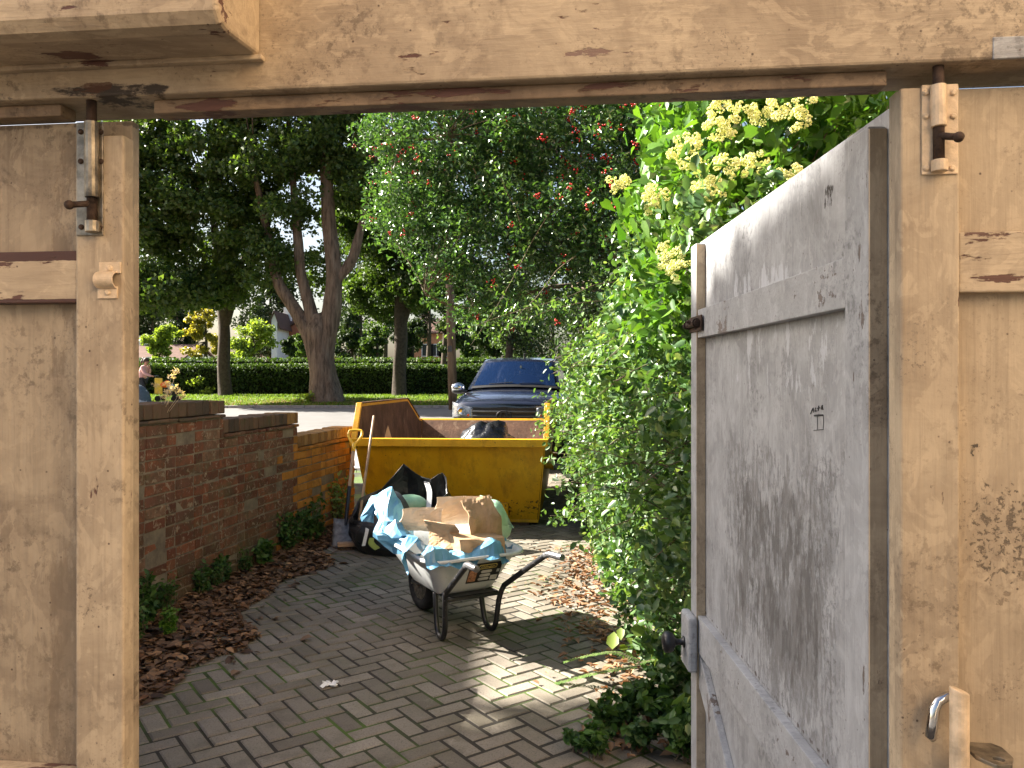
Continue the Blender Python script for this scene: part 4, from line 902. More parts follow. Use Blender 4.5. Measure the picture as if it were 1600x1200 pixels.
# ---------------------------------------------------------------- background trees and houses
rnd.seed(21)
bgt = [ # px, py_top, depth, half width px, py_bottom, material, label
 (235, 440, 74, 48, 545, lf_back, 'blue-dark evergreen at the far left above the low brown roof'),
 (255, 512, 52, 30, 568, lf_bright, 'light green bushy tree low behind the hedge at far left'),
 (318, 480, 56, 26, 570, lf_yellow, 'yellow autumn tree behind the hedge left of the slim trunk'),
 (392, 505, 54, 40, 572, lf_bright, 'light green round tree behind the hedge right of the slim trunk'),
 (455, 528, 60, 14, 562, lf_back, 'small dark clipped bush before the far brick house'),
 (472, 520, 58, 13, 563, lf_mid, 'pale green bush against the massive trunk, before the brick house'),
 (560, 420, 62, 40, 565, lf_back, 'dark tree mass right of the massive trunk behind the hedges'),
 (600, 440, 66, 44, 568, lf_mid, 'mid green background tree behind the straight dark trunk'),
 (668, 400, 70, 40, 550, lf_back, 'dark background tree left of the utility pole'),
 (745, 410, 60, 48, 560, lf_back, 'dark background tree right of the utility pole above the pickup roof'),
 (800, 470, 48, 60, 572, lf_hedge, 'broad green shrub just behind the pickup roof'),
 (860, 380, 64, 80, 575, lf_back, 'dark background tree right of the pickup cab'),
 (960, 300, 60, 90, 590, lf_back, 'tall dark tree farthest right behind the holly'),
 (420, 330, 90, 60, 540, lf_back, 'tall distant tree seen between the slim trunk and the massive one'),
 (300, 300, 100, 110, 540, lf_back, 'tall distant tree behind the drooping left crown'),
 (560, 250, 95, 80, 540, lf_back, 'tall distant tree seen through the holly\'s left edge'),
 (905, 330, 24, 150, 585, lf_back, 'dense dark tree beyond the pickup, under the holly on the right'),
 (790, 400, 30, 70, 560, lf_back, 'dark tree over the pickup roof behind the holly'),
 (1010, 250, 18, 130, 640, lf_back, 'dark tree behind the ivy and rose hedge'),
 (690, 440, 44, 40, 560, lf_back, 'dark tree close behind the utility pole'),
 (545, 500, 50, 26, 574, lf_back, 'dark rounded shrub over the hedge just right of the massive trunk'),
 (585, 515, 49, 24, 574, lf_hedge, 'dark green shrub over the hedge left of the straight dark trunk'),
 (640, 505, 50, 26, 572, lf_back, 'dark shrub over the hedge right of the straight dark trunk'),
 (725, 515, 52, 28, 574, lf_mid, 'light-edged shrub over the hedge between the pole and the pickup'),
 (770, 500, 54, 36, 574, lf_back, 'dark shrub over the pickup roof, left of the broad one'),
 (405, 470, 82, 30, 560, lf_back, 'dark far tree above the pale bush right of the slim trunk'),
 (275, 470, 84, 40, 560, lf_back, 'dark far tree above the yellow autumn tree')]
for (px, pt, d, hw, pb, mt, lab) in bgt:
    zt, zb = Z(pt, d), max(gh(d)+.4, Z(pb, d)); cx = X(px, d); r = hw/F*d
    g0 = gh(d); nl = max(30, int(min(110, 30+r*9)))
    tree('background_tree', lab, (cx, d, g0), [([(cx, d, g0-.2), (cx+.2, d, zb+(zt-zb)*.4), (cx, d, zt-.3)], [.05*(zt-g0)*.5+.06, .1, .04])],
         [((cx+rnd.uniform(-.6,.6)*r, d+rnd.uniform(-.4,.4)*r, zb+(zt-zb)*f_), (r*rnd.uniform(.35,.65), r*.5, (zt-zb)*rnd.uniform(.14,.26)), .17) for f_ in (.2,.35,.5,.62,.75,.9)], nl, 110, max(.25, r*.3), max(.09, .0055*d*.75), mt, m_bark2, group='trees and bushes beyond the hedges', twigs=6, n=8)
m_rwall = plain('far_brick', (.34,.13,.085), .9, 0, .2, .15, 3); m_wwall = plain('white_render', (.72,.72,.70), .8, 0, .3, .06, 2); m_owall = plain('orange_brick', (.50,.24,.13), .9, 0, .2, .15, 3)
m_roof = plain('brown_roof_tile', (.11,.065,.05), .85, 0, .2, .2, 4, .3); m_win = plain('far_window', (.03,.035,.04), .15, 0, .6); m_frame = plain('white_frame', (.7,.7,.68), .5)
def house(label, x0, x1, y0, y1, ze, zr, mw, wins, ridge='x', mr=None):
    g0 = gh(min(60, y0))-.1; t = thing('house', ((x0+x1)/2, (y0+y1)/2, g0), label, 'house', None)
    b = MB(); b.box((x0, y0, g0), (x1, y1, ze))
    if ridge == 'y': b.prism([(x0, ze), (x1, ze), ((x0+x1)/2, zr-.08)], lambda p, q, s: Vector((p, s, q)), y0, y1)
    else: b.prism([(y0, ze), (y1, ze), ((y0+y1)/2, zr-.08)], lambda p, q, s: Vector((s, p, q)), x0, x1)
    b.build('wall', mw, t)
    b = MB(); o = .35
    if ridge == 'y':
        xm = (x0+x1)/2
        for s_ in (-1, 1):
            e = x0-o if s_ < 0 else x1+o; ee = ze-o*(zr-ze)/(xm-x0)
            b.hexa([Vector((x, y, z+h)) for h in (.02, .16) for (x, y, z) in ((e, y0-.2, ee), (xm, y0-.2, zr), (xm, y1+.2, zr), (e, y1+.2, ee))])
    else:
        ym = (y0+y1)/2
        for s_ in (-1, 1):
            e = y0-o if s_ < 0 else y1+o; ee = ze-o*(zr-ze)/(ym-y0)
            b.hexa([Vector((x, y, z+h)) for h in (.02, .16) for (x, y, z) in ((x0-.2, e, ee), (x0-.2, ym, zr), (x1+.2, ym, zr), (x1+.2, e, ee))])
    rf = b.build('roof', mr or m_roof, t)
    b = MB(); cx = x0+(x1-x0)*.3; cy = (y0+y1)/2; b.box((cx-.35, cy-.3, zr-.6), (cx+.35, cy+.3, zr+.9)); b.build('chimney', mw, rf)
    for (wx, wz, ww, wh) in wins:
        b = MB(); b.box((wx-ww/2-.08, y0-.05, wz-.08), (wx+ww/2+.08, y0-.004, wz+wh+.08)); f = b.build('window', m_frame, t)
        b = MB(); b.box((wx-ww/2, y0-.056, wz), (wx-.04, y0-.0505, wz+wh)); b.box((wx+.04, y0-.056, wz), (wx+ww/2, y0-.0505, wz+wh)); b.build('pane', m_win, f)
    return t
house('far brick house with a gabled end seen between the two left trunks', X(437, 80), X(500, 80), 80, 90, Z(522, 80), Z(500, 80), m_rwall, [(X(445, 80), Z(548, 80), 1.0, 1.4), (X(462, 80), Z(548, 80), 1.0, 1.4)], 'y')
house('tall narrow white rendered house sliver left of the massive trunk', X(424, 76), X(433, 76), 76, 86, Z(500, 76), Z(488, 76), m_wwall, [], 'y')
house('low white house with a brown roof at the far left behind the hedge', X(150, 66), X(282, 66), 66, 74, Z(563, 66), Z(538, 66), m_wwall, [(X(245, 66), Z(574, 66), 1.6, .8), (X(215, 66), Z(576, 66), 1.0, .8)], 'x')
house('sunlit orange brick house glimpsed left of the utility pole', X(640, 85), X(700, 85), 85, 94, Z(520, 85), Z(495, 85), m_owall, [(X(682, 85), Z(556, 85), 1.1, 1.2), (X(694, 85), Z(556, 85), 1.1, 1.2), (X(668, 85), Z(556, 85), 1.1, 1.2)], 'x')
# unseen houses, fence and tree added to shade and bounce light into the gateway
m_buff = plain('added_buff_render', (.82,.63,.43), .85, 0, .2, .12, 1.5)
house('unseen tall brick house added behind the closed left leaf to shade the drive', -22.5, -13.38, 8.2, 15.2, 9.2, 12.0, m_rwall, [], 'y')  # added house, placed so its eave shades the left of the drive
hb = house('unseen buff rendered house added behind the viewer to bounce sunlight onto the gate', 2.2, 12.2, -8.9, -.9, 8.6, 11.0, m_buff, [], 'x')  # added house, its sunny wall sends warm bounce light onto the gate
hb.rotation_euler.z = R(48)
fn_ = thing('added_fence', (3.5, -1.55, 0), 'unseen dark board fence added behind the viewer to block low bounce light', 'fence')  # added fence, stops low bounce light from the buff wall
b = MB(); [b.box((-3.6+i*.9-.05, -.06, 0), (-3.6+i*.9+.05, .06, 2.95), Matrix.Translation((3.5,-1.55,0)) @ Matrix.Rotation(R(48), 4, 'Z')) for i in range(10)]; b.box((-3.6, .061, .05), (4.5, .085, 2.9), Matrix.Translation((3.5,-1.55,0)) @ Matrix.Rotation(R(48), 4, 'Z'))
b.build('added_fence_boards', m_bark2, fn_)
tree('added_shade_tree', 'unseen leafy tree added to shade the near drive and the open leaf', (-13.2, 6.0, 0), [([(-13.2,6.0,0), (-13.2,6,4), (-13.1,6.2,8), (-13.2,6.3,9.6)], [.3, .25, .2, .1])],
     [((-13.3, 6.4, 9.6), (3.1, 3.0, .9), .65), ((-11.7, 5.2, 9.5), (1.9, 2.2, .8), .45)], 190, 95, .7, .30, lf_dark, m_bark2, up=.6, clip=lambda x, y, z: x < .5-1.409*(z-1.76-.15*(2.2-(y-.46*(z-1.8)))) and y < 3.85+.46*z, twigs=20)  # added crown, clipped to shape its shadow on drive and open leaf

# ---------------------------------------------------------------- holly, ivy, rose hedge
def stem_tubes(b, a, q, r, k=3, sag=.0):
    a, q = Vector(a), Vector(q); pts = []
    for i in range(k+2):
        t = i/(k+1); p = a.lerp(q, t); p += Vector((rnd.uniform(-1,1), rnd.uniform(-1,1), rnd.uniform(-.5,.5)))*.04*(q-a).length*(0 < t < 1); p.z += sag*math.sin(math.pi*t); pts.append(p)
    pts = smooth_path(pts, 3); b.tube(pts, list(np.linspace(r, r*.35, len(pts))), 6); return pts
rnd.seed(8)
def inside(px, py, poly):
    c_ = False; n_ = len(poly)
    for i in range(n_):
        (x1, y1), (x2, y2) = poly[i], poly[(i+1) % n_]
        if (y1 > py) != (y2 > py) and px < (x2-x1)*(py-y1)/(y2-y1)+x1: c_ = not c_
    return c_
hol = thing('holly_tree', (2.7, 11.6, 0), 'glossy holly tree full of red berries arching over the skip and pickup', 'tree')
b = MB()
hl = [[(2.7,11.6,0), (2.6,11.5,1.6), (2.3,11.2,3.2), (1.7,11,5.2), (1.2,11,6.5)], [(2.5,11.4,2.2), (1.7,11,3.0), (.8,10.6,3.5), (P(880,400,10.3)), P(700,215,10)], [(2.4,11.3,2.8), (1.6,10.8,3.9), (.5,10.4,4.5), P(620,215,10.2)], [(2.6,11.5,1.8), (1.9,11,2.4), (.8,10.5,2.75), P(735,480,10.2), P(665,460,10)]]
for i, h_ in enumerate(hl): pp = smooth_path(h_, 5); b.tube(pp, list(np.linspace((.17,.06,.06,.05)[i], .012, len(pp))), 9, wob=.1)
hpoly = [(640,150),(1120,150),(1120,470),(1010,520),(960,430),(870,500),(800,520),(740,500),(680,490),(650,430),(600,390),(575,330),(600,260),(560,215),(600,150)]
cs = []
while len(cs) < 640:
    px, py = rnd.uniform(540, 1130), rnd.uniform(120, 540)
    if py > 400 and rnd.random() < .35: continue
    q_ = py if py > 150 else 151
    if inside(px, q_, hpoly): cs.append(P(px, py, 10.1-2.0*(px-560)/560+rnd.uniform(0, 1.05)))
for h_ in range(16):
    px, py = rnd.uniform(1040, 1160), rnd.uniform(-60, 150); cs.append(P(px, py, rnd.uniform(9.6, 12)))
for q in cs[:150]:
    a = min((Vector(p) for l in hl for p in l[1:]), key=lambda p: (p-q).length); stem_tubes(b, a, q, .012, 2, .05)
b.build('trunk', m_twig, hol, smooth=True, fix=False)
pts = clumps(cs, rng.uniform(.14, .34, len(cs)), 92, .8)
leaf_mesh('crown', lf_holly, hol, pts, .060, .5, 'ovate', up=.38, fold=.22, droop=.2)
b = MB(); nb = 0
for q in cs:
    dens = 1.0 if (850 < 800+q.x/q.y*F < 1080 and HY-(q.z-HC)*F/q.y < 330) else .42
    if rnd.random() < dens*.62:
        c_ = q+Vector((rnd.uniform(-.2,.2), -rnd.uniform(.05,.3), rnd.uniform(-.15,.15)))
        for k in range(rnd.randint(4, 9)): b.ball(c_+Vector((rnd.gauss(0,.024), rnd.gauss(0,.024), rnd.gauss(0,.024))), .0115, 6, 4)
b.build('berries', m_berry, hol, smooth=True, kind='stuff', label='clusters of red berries', fix=False)

lf_yew = leafmat('yew_needles', (.018,.036,.012), (.05,.085,.022), .5, .4, .25)
tree('yew_tree', 'dark yew standing behind the berried holly, over the right side of the drive', (3.4, 16.5, 0), [([(3.4,16.5,0), (3.3,16.5,2.5), (3,16.3,6)], [.3,.22,.08]), ([(3.3,16.5,2), (2,16,3.5), (.6,15.5,4.4)], [.14,.1,.04])],
     [(P(900, 300, 16), (2.6, 1.4, 2.5), .5), (P(730, 270, 16.5), (1.6, 1.1, 1.9), .25), (P(1010, 480, 14.5), (1.6, 1.2, 1.9), .25)], 330, 130, .42, .10, lf_yew, m_bark2, up=.3, twigs=30)
# rose hedge along the right of the drive
ros = thing('rose_hedge', (1.0, 5.6, 0), 'tangled leafy rose hedge with red hips spilling onto the right side of the drive', 'hedge')
edge_px = [(380,985),(430,968),(480,950),(520,930),(560,905),(600,884),(650,884),(700,890),(750,893),(800,905),(850,915),(900,938),(950,958),(1000,978),(1040,995)]
def edge_at(py): return float(np.interp(py, [e[0] for e in edge_px], [e[1] for e in edge_px]))
core = MB(); core.hexa([Vector(p) for p in ((1.15,3.2,-.02),(1.9,3.0,-.02),(2.6,13.4,-.02),(1.3,13.4,-.02),(1.2,3.4,1.6),(1.9,3.2,2.1),(2.6,13.4,2.1),(1.2,13.4,1.7))]); core.build('inner_shade_core', m_core, ros)  # dark solid core stands for the shaded depth behind the leaves
cs = []; tries = 0
while len(cs) < 1000 and tries < 90000:
    tries += 1
    y = rnd.uniform(3.1, 8.4) if rnd.random() < .78 else rnd.uniform(8.4, 12.2); z = rnd.uniform(.02, 2.35)**1.0; xm = .64+.045*max(0, y-8)+.06*math.sin(y*2.1)+.22*mnoise.noise(Vector((y*1.7, z*2.1, 3)))
    x = xm+abs(rnd.gauss(0, .22))
    py = HY-(z-HC)*F/y; px = 800+x/y*F
    if px < edge_at(py)+rnd.uniform(-8, 14) or px > 1320: continue
    if z < .12 and y < 3.9: continue
    cs.append(Vector((x, y, z)))
pts = clumps(cs, rng.uniform(.05, .16, len(cs)), 36, .85)
sel = rng.uniform(0, 1, len(pts)); leaf_mesh('foliage', lf_rose, ros, pts[sel < .82], .05, .58, 'ovate', up=.30, fold=.12, jit=.55, nrm=np.array([-.45, -.35, .75]))
lf_rose2 = leafmat('pale_rose_leaves', (.13,.20,.07), (.27,.35,.16), .35, .6, .35)
leaf_mesh('pale_foliage', lf_rose2, ros, pts[sel >= .82]+np.array([-.02, -.02, 0]), .043, .56, 'ovate', up=.35, fold=.12, nrm=np.array([-.5, -.3, .75]))
b = MB(); sts = []
for k in range(190):
    y = rnd.uniform(3.6, 8.9); z0 = rnd.uniform(.5, 2.0); a = (1.05, y, z0); dy = rnd.uniform(-.4, .3)
    q = (rnd.uniform(.22, .70), y+dy, z0+rnd.uniform(-.35, .45))
    py = HY-(q[2]-HC)*F/q[1]; px = 800+q[0]/q[1]*F
    if px < edge_at(py)-(46 if rnd.random() < .4 else 20): continue
    sts += stem_tubes(b, a, q, .005, 2, .08)[-7:]
for (x0_, y0_, x1_, y1_, d) in ((915,610,848,655,7.2),(940,560,868,690,7.0),(960,520,878,640,6.8),(940,470,790,510,7.4),(980,440,860,470,7.2),(900,640,838,672,7.3),(930,740,878,722,6.3),(940,800,870,812,6.2),(930,820,860,806,6.2),(900,400,780,520,8.6),(860,330,735,540,8.8),(815,360,770,250,8.9),(870,470,690,525,8.8)):
    sts += stem_tubes(b, P(x0_, y0_, d+.3), P(x1_, y1_, d), .006, 3, .03)[2:]
b.build('stems', m_twig, ros, smooth=True, fix=False)
sp = np.array([tuple(p) for p in sts]); sp = np.repeat(sp, 5, 0)+rng.normal(0, .034, (len(sp)*5, 3))
leaf_mesh('shoot_leaves', leafmat('shoot_leaf', (.065,.145,.04), (.16,.26,.08), .4, .6, .35), ros, sp, .046, .52, 'ovate', up=.35)
b = MB()
for (px, py, d) in ((938,590,6.4),(955,605,6.3),(936,630,6.4),(1010,565,5.2),(1000,552,5.4),(953,540,6.2),(1040,530,5),(975,500,6),(985,470,5.8),(1005,610,5.3)):
    b = MB(); q = P(px, py, d-.1); b.ball(q, .013, 8, 6, (1, 1, 1.25)); b.build('rose_hip', m_berry, ros, smooth=True)
# ivy with flower umbels above the open leaf
ivy = thing('ivy_bush', (1.25, 4.4, 0), 'flowering ivy bush with yellow-green umbels billowing over the open white leaf', 'bush')
b = MB(); b.tube([(1.3,4.5,0), (1.25,4.5,1.2), (1.2,4.3,2.2), (1.15,4.1,2.9)], [.06,.05,.04,.02], 8, wob=.2)
ipoly = [(960,165),(1000,230),(985,290),(1005,330),(1020,400),(1040,470),(1075,520),(1100,560),(1330,560),(1420,150),(1420,80),(1060,80),(1050,150),(1030,220)]
cs = []
while len(cs) < 330:
    px, py = rnd.uniform(985, 1420), rnd.uniform(60, 540)
    if px < 1040 and (py < 200 or rnd.random() < .3): continue
    if px+ (py-165)*.0 < 1030-(.15*(py-160) if py < 300 else 0): 
        if py < 300: continue
    cs.append(P(px, py, rnd.uniform(3.7, 4.9)))
for q in cs[:60]: stem_tubes(b, (1.2+rnd.uniform(-.1,.3), 4.4, rnd.uniform(1.4, 2.8)), q, .007, 2, .05)
b.build('stems', m_twig, ivy, smooth=True, fix=False)
leaf_mesh('foliage', lf_ivy, ivy, clumps(cs, rng.uniform(.10, .2, len(cs)), 32, .9), .078, .62, 'ivy', up=.35, fold=.10, nrm=np.array([-.35, -.45, .65]), droop=.9)
m = M_('ivy_flower'); c = m.mix(m.attr(), (.62,.64,.20), (.82,.82,.42)); m_umb = m.fin(c, .7)
b = MB()
for (px, py) in ((1078,228),(1092,262),(1068,250),(1030,305),(1022,318),(1105,290),(1120,300),(1098,300),(970,283),(1138,262),(1160,268),(1178,250),(1128,175),(1140,205),(1118,205),(1215,170),(1195,180),(1230,268),(1240,190),(1045,410),(1058,420),(1165,170),(1050,395),(1255,160)):
    px += rnd.uniform(-6, 6); py += rnd.uniform(-6, 6); c_ = P(px, py, rnd.uniform(3.45, 3.7))
    for k in range(13):
        d_ = Vector((rnd.gauss(0,1), rnd.gauss(0,1)-.4, rnd.gauss(0,1)+.3)).normalized(); cc_ = c_+Vector((d_.x*.050, d_.y*.04, d_.z*.042))
        for j in range(19):
            e_ = Vector((rnd.gauss(0,1), rnd.gauss(0,1), rnd.gauss(0,1))).normalized(); b.ball(cc_+e_*.0150, (.0046), 5, 3); b.var[-12:] = [rnd.random()]*12
b.build('flower_umbels', m_umb, ivy, kind='stuff', label='yellow-green flower umbels', fix=False)

# ---------------------------------------------------------------- litter, weeds, fern
n = 9500; ys_ = rng.uniform(1.6, 8.6, n); wd_ = np.clip(.86-(ys_-3.2)*.14, .14, 1.0)+.12*np.sin(ys_*3.1)+.06*np.sin(ys_*7)
tt = rng.uniform(0, 1, n)**1.15; tt = np.where(rng.uniform(0, 1, n) < .025, tt*1.4, tt); xs_ = wallx(ys_)+.02+wd_*tt
zz_ = .008+rng.uniform(0, 1, n)*.055*np.clip(1-tt, .06, 1)
leaf_mesh('leaf_litter', lf_litter, None, np.stack([xs_, ys_, zz_], 1), (.056), .6, 'ovate', up=.70, fold=.16, jit=.65, kind='stuff', label='drift of dead brown leaves along the foot of the brick wall', cat='leaves')
k2 = rng.uniform(0, 1, len(xs_)) < .14
leaf_mesh('leaf_litter', lf_litter2, None, np.stack([xs_[k2]+.01, ys_[k2]+.015, zz_[k2]+.008], 1), .05, .62, 'ovate', up=.75, fold=.15, jit=.6, kind='stuff', label='paler tan leaves on top of the brown drift', cat='leaves')
n = 1000; ys_ = rng.uniform(3.2, 7.2, n); xs_ = .62+rng.normal(0, .16, n)-.12*(ys_ > 4.6)*(ys_ < 6.2)
leaf_mesh('leaf_litter', lf_litter2, None, np.stack([xs_, ys_, .006+rng.uniform(0, .02, n)], 1), .045, .5, 'ovate', up=.75, fold=.3, jit=.5, kind='stuff', label='tan dead leaves under the rose hedge on the drive edge', cat='leaves')
def weed(label, x, y, h, n, ls, mat=None, shape='ovate', spread=.5, group='weeds along the drive edges'):
    t = thing('weed', (x, y, 0), label, 'weed', group); b = MB(); L0 = []
    for k in range(n):
        a = rnd.uniform(0, 6.28); l = h*rnd.uniform(.5, 1.1); q = Vector((x+math.cos(a)*l*spread*rnd.random(), y+math.sin(a)*l*spread*rnd.random(), l)); pts = stem_tubes(b, (x+rnd.gauss(0,.02), y+rnd.gauss(0,.02), 0), q, .0028, 1, .02); L0 += [p for p in pts[2:]]
    b.build('stems', m_twig, t, fix=False); A = np.repeat(np.array([tuple(p) for p in L0]), 4, 0); A = A+rng.normal(0, h*.07, A.shape); A[:, 2] = np.maximum(A[:, 2], .01)
    leaf_mesh('leaves', mat or lf_weed, t, A, ls, .5, shape, up=.5, fold=.12); return t
def wx(px, py): q = G(px, py); return q.x, q.y
for (px, py, h, n, ls, mt, lab) in (
    (222, 985, .30, 16, .05, lf_weed, 'tall feathery weed nearest the closed leaf at the wall foot'),
    (262, 1000, .16, 16, .035, lf_ivy, 'low bright green weed in the litter near the closed leaf'),
    (300, 935, .22, 14, .04, lf_weed, 'dark weed at the wall foot behind the bright low one'),
    (345, 918, .20, 14, .045, lf_weed, 'bushy weed at the wall foot halfway along the litter'),
    (415, 888, .20, 14, .07, lf_weed, 'broad-leaved weed at the wall foot, leaves like dock'),
    (440, 868, .34, 16, .05, lf_weed, 'upright nettle patch left of the shovel, front one'),
    (470, 850, .42, 18, .055, lf_weed, 'tallest nettle patch left of the shovel'),
    (212, 1010, .26, 18, .03, lf_weed, 'fine-leaved weed half hidden by the edge of the closed leaf'),
    (248, 965, .24, 18, .028, lf_weed, 'fine-leaved feathery weed between the two weeds nearest the closed leaf'),
    (322, 925, .2, 16, .028, lf_weed, 'fine-leaved weed hugging the bricks before the bushy one'),
    (378, 900, .2, 16, .028, lf_weed, 'fine-leaved weed just before the broad-leaved one'),
    (455, 858, .3, 16, .04, lf_weed, 'nettle stems between the two nettle patches left of the shovel'),
    (498, 842, .2, 14, .035, lf_weed, 'small weed at the wall foot just left of the shovel blade'),
    (528, 826, .55, 12, .05, lf_fern, 'pale feathery plant squeezed between wall end and skip')):
    x_, y_ = wx(px, py); x_ = max(x_, wallx(y_)+.05); weed(lab, x_, y_, h, n, ls, mt)
for i, (px, py, h, n, ls) in enumerate(((985,1130,.14,16,.05),(950,1150,.12,14,.05),(1020,1120,.18,16,.055),(1050,1160,.16,16,.06),(1000,1175,.13,14,.05),(930,1185,.10,12,.05),(1065,1100,.22,16,.06),(1040,1080,.2,14,.06),(1075,1190,.2,16,.06),(900,1170,.07,9,.045))):
    x_, y_ = wx(px, py); weed('dark green weed in the clump below the open leaf\'s knob', x_, y_, h, n, ls, lf_weed, spread=.9, group='weeds below the open leaf')
t = thing('fern', G(1000, 1050), 'fern with long narrow fronds reaching over the drive edge', 'fern')
for j, path in enumerate((((1000,1035,3.95),(965,1020,4.0),(930,1022,4.05),(882,1034,4.1)), ((1000,1040,3.9),(950,1048,3.95),(905,1058,4.0),(868,1068,4.02)), ((1000,1036,3.95),(1030,1030,3.9),(1062,1040,3.85)))):
    b = MB(); pp = smooth_path([P(*q) for q in path], 12); b.tube(pp, list(np.linspace(.004, .001, len(pp))), 5); pts_, dirs = [], []
    for i, p in enumerate(pp[2:]):
        tg = (pp[min(i+3, len(pp)-1)]-pp[i+1]).normalized(); sd = tg.cross(Vector((0,0,1))).normalized(); l = .036*(1-.75*i/len(pp))
        for s_ in (-1, 1): pts_.append(tuple(p+sd*s_*l*.5)); dirs.append(tuple(sd*s_*3+tg))
    b.build('frond_stem', m_twig, t); leaf_mesh('frond', lf_fern, t, pts_, .036, .38, 'dia', up=.85, tdir=np.array(dirs), jit=.15)
leaf_mesh('dock_leaf', lf_bright, None, np.array([tuple(P(px, py, 4.3)) for px, py in ((958,1000),(970,990),(975,1012),(985,1002),(1000,985))]), .09, .7, 'ovate', up=.7, nrm=np.array([-.3,-.5,.6]), label='broad yellow-green dock leaves at the foot of the rose hedge', cat='plant', org=P(970, 1040, 4.3))
# dead weed on top of the wall
t = thing('dried_weed', P(257, 640, 5.22), 'dried straw-coloured seed heads standing on the brick wall coping', 'weed'); b = MB(); hd = []
for (px, py) in ((262,600),(268,588),(275,580),(262,612),(281,612),(285,618),(272,605),(243,602),(258,618)):
    pts = stem_tubes(b, P(257+rnd.uniform(-2,3), 650, 5.24), P(px, py, 5.24+rnd.uniform(-.08,.08)), .0022, 2); hd.append(tuple(pts[-1]))
b.build('stems', plain('straw', (.42,.32,.2), .8), t, fix=False); m_fl = leafmat('straw_fluff', (.42,.31,.20), (.66,.54,.40), .8, .2, .4)
for h_ in hd: leaf_mesh('seed_head', m_fl, t, clumps([h_], .03, 30), .024, .3, 'dia', up=.0)

# ---------------------------------------------------------------- pickup truck
m = M_('dark_blue_paint'); m_car = m.fin((.010,.013,.026), .16, 0, .6, 1.0)
m_glass = M_('tinted_glass').fin((.005,.013,.040), .06, 0, .3, .0); m_lens = plain('clear_lens', (.20,.21,.23), .12, .5, .6, .75, 34); m_amber = plain('amber_lens', (.55,.10,.02), .2); m_bkp = plain('black_plastic', (.012,.012,.013), .45); m_crm = plain('mirror_chrome', (.62,.65,.7), .08, 1.0)
TD = Vector((.13, 1, 0)).normalized(); TN = Vector((TD.y, -TD.x, 0)); TO = Vector((X(788, 13.0), 13.0, .0))
def tk(x, y, z): return TO+TN*x*1.05+TD*y+Vector((0,0,z*1.05+.03))
trk = thing('pickup_truck', tk(0, 2.6, 0), 'dark blue pickup truck parked nose-on behind the skip', 'pickup')
st = [ # y, [(x,z)...] half section from sill to centre
 (.00, [(.70,.42),(.78,.55),(.80,.75),(.78,.93),(.66,.985),(0,1.0)]),
 (.10, [(.78,.40),(.86,.55),(.88,.78),(.84,.99),(.70,1.06),(0,1.085)]),
 (.45, [(.84,.38),(.915,.55),(.925,.82),(.89,1.08),(.74,1.14),(0,1.17)]),
 (1.0, [(.84,.36),(.92,.55),(.93,.85),(.90,1.12),(.76,1.20),(0,1.235)]),
 (1.35, [(.84,.36),(.92,.55),(.93,.85),(.90,1.15),(.78,1.25),(0,1.29)]),
 (3.6, [(.84,.36),(.92,.55),(.93,.85),(.90,1.15),(.80,1.24),(0,1.25)]),
 (5.25, [(.84,.40),(.90,.55),(.92,.85),(.90,1.12),(.84,1.16),(0,1.16)])]
b = MB(); rows = []
for y, s in st:
    full = [(x, z) for x, z in s]+[(-x, z) for x, z in s[::-1][1:]]
    fr = .10*(1 if y < .2 else 0)
    rows.append([tk(x, y+fr*(abs(x)/.8)**2, z) for x, z in full])
k = len(rows[0]); b.add([v for r in rows for v in r], [(i*k+j, i*k+j+1, (i+1)*k+j+1, (i+1)*k+j) for i in range(len(rows)-1) for j in range(k-1)]+[tuple(range(k)), tuple((len(rows)-1)*k+j for j in range(k))])
body = b.build('body', m_car, trk, smooth=True, subsurf=2)
cab = [(1.25, .80, 1.22), (2.05, .635, 1.72), (2.35, .645, 1.76), (3.2, .64, 1.745), (3.55, .70, 1.25)]
b = MB(); rows = []
for y, hw, z in cab: rows.append([tk(x*hw, y-(.10*(1-abs(x)**2) if y < 2.2 else 0), z+.035*(1-abs(x)**2)) for x in (-1, -.92, -.5, 0, .5, .92, 1)])
side = []
b.add([v for r in rows for v in r], [(i*7+j, i*7+j+1, (i+1)*7+j+1, (i+1)*7+j) for i in range(4) for j in range(6)])
for s_ in (0, 6):
    q = [rows[i][s_] for i in range(5)]; bot = [tk((-.84 if s_ == 0 else .84), 1.25, 1.12), tk((-.84 if s_ == 0 else .84), 3.6, 1.12)]
    b.add(q+[bot[1], bot[0]], [tuple(range(7))])
b.build('cab', m_car, trk, smooth=False, bevel=.03, seg=3)
def on_ws(u, v, o=.012):   # windscreen surface
    y = 1.25+(2.05-1.25)*v; hw = .80+(.635-.80)*v; z = 1.22+(1.72-1.22)*v; y -= .10*(1-u*u); z += .035*(1-u*u)
    return tk(u*hw, y-o*.6, z+o*.8)
b = MB(); b.grid(lambda i, j: on_ws(-.9+1.8*i, .10+.80*j), 14, 6); b.build('windscreen', m_glass, trk, smooth=True)
b = MB(); b.grid(lambda i, j: on_ws(-.93+1.86*i, .015+.075*j, .014), 12, 2); b.build('wiper_cowl', m_bkp, trk)
b = MB(); b.tube([on_ws(.12, .10, .03), on_ws(.62, .14, .03)], .008, 6); b.tube([on_ws(-.55, .10, .03), on_ws(-.02, .14, .03)], .008, 6); b.build('wiper', m_bkp, trk)
b = MB(); c_ = on_ws(.10, .66, -.02); b.box(c_-Vector((.02,.0,.05)), c_+Vector((.02,.03,.05))); c_ = on_ws(.10, .66, .018); b.box(c_-Vector((.012,.004,.04)), c_+Vector((.012,.004,.04))); b.build('tax_holder', m_crm, trk)
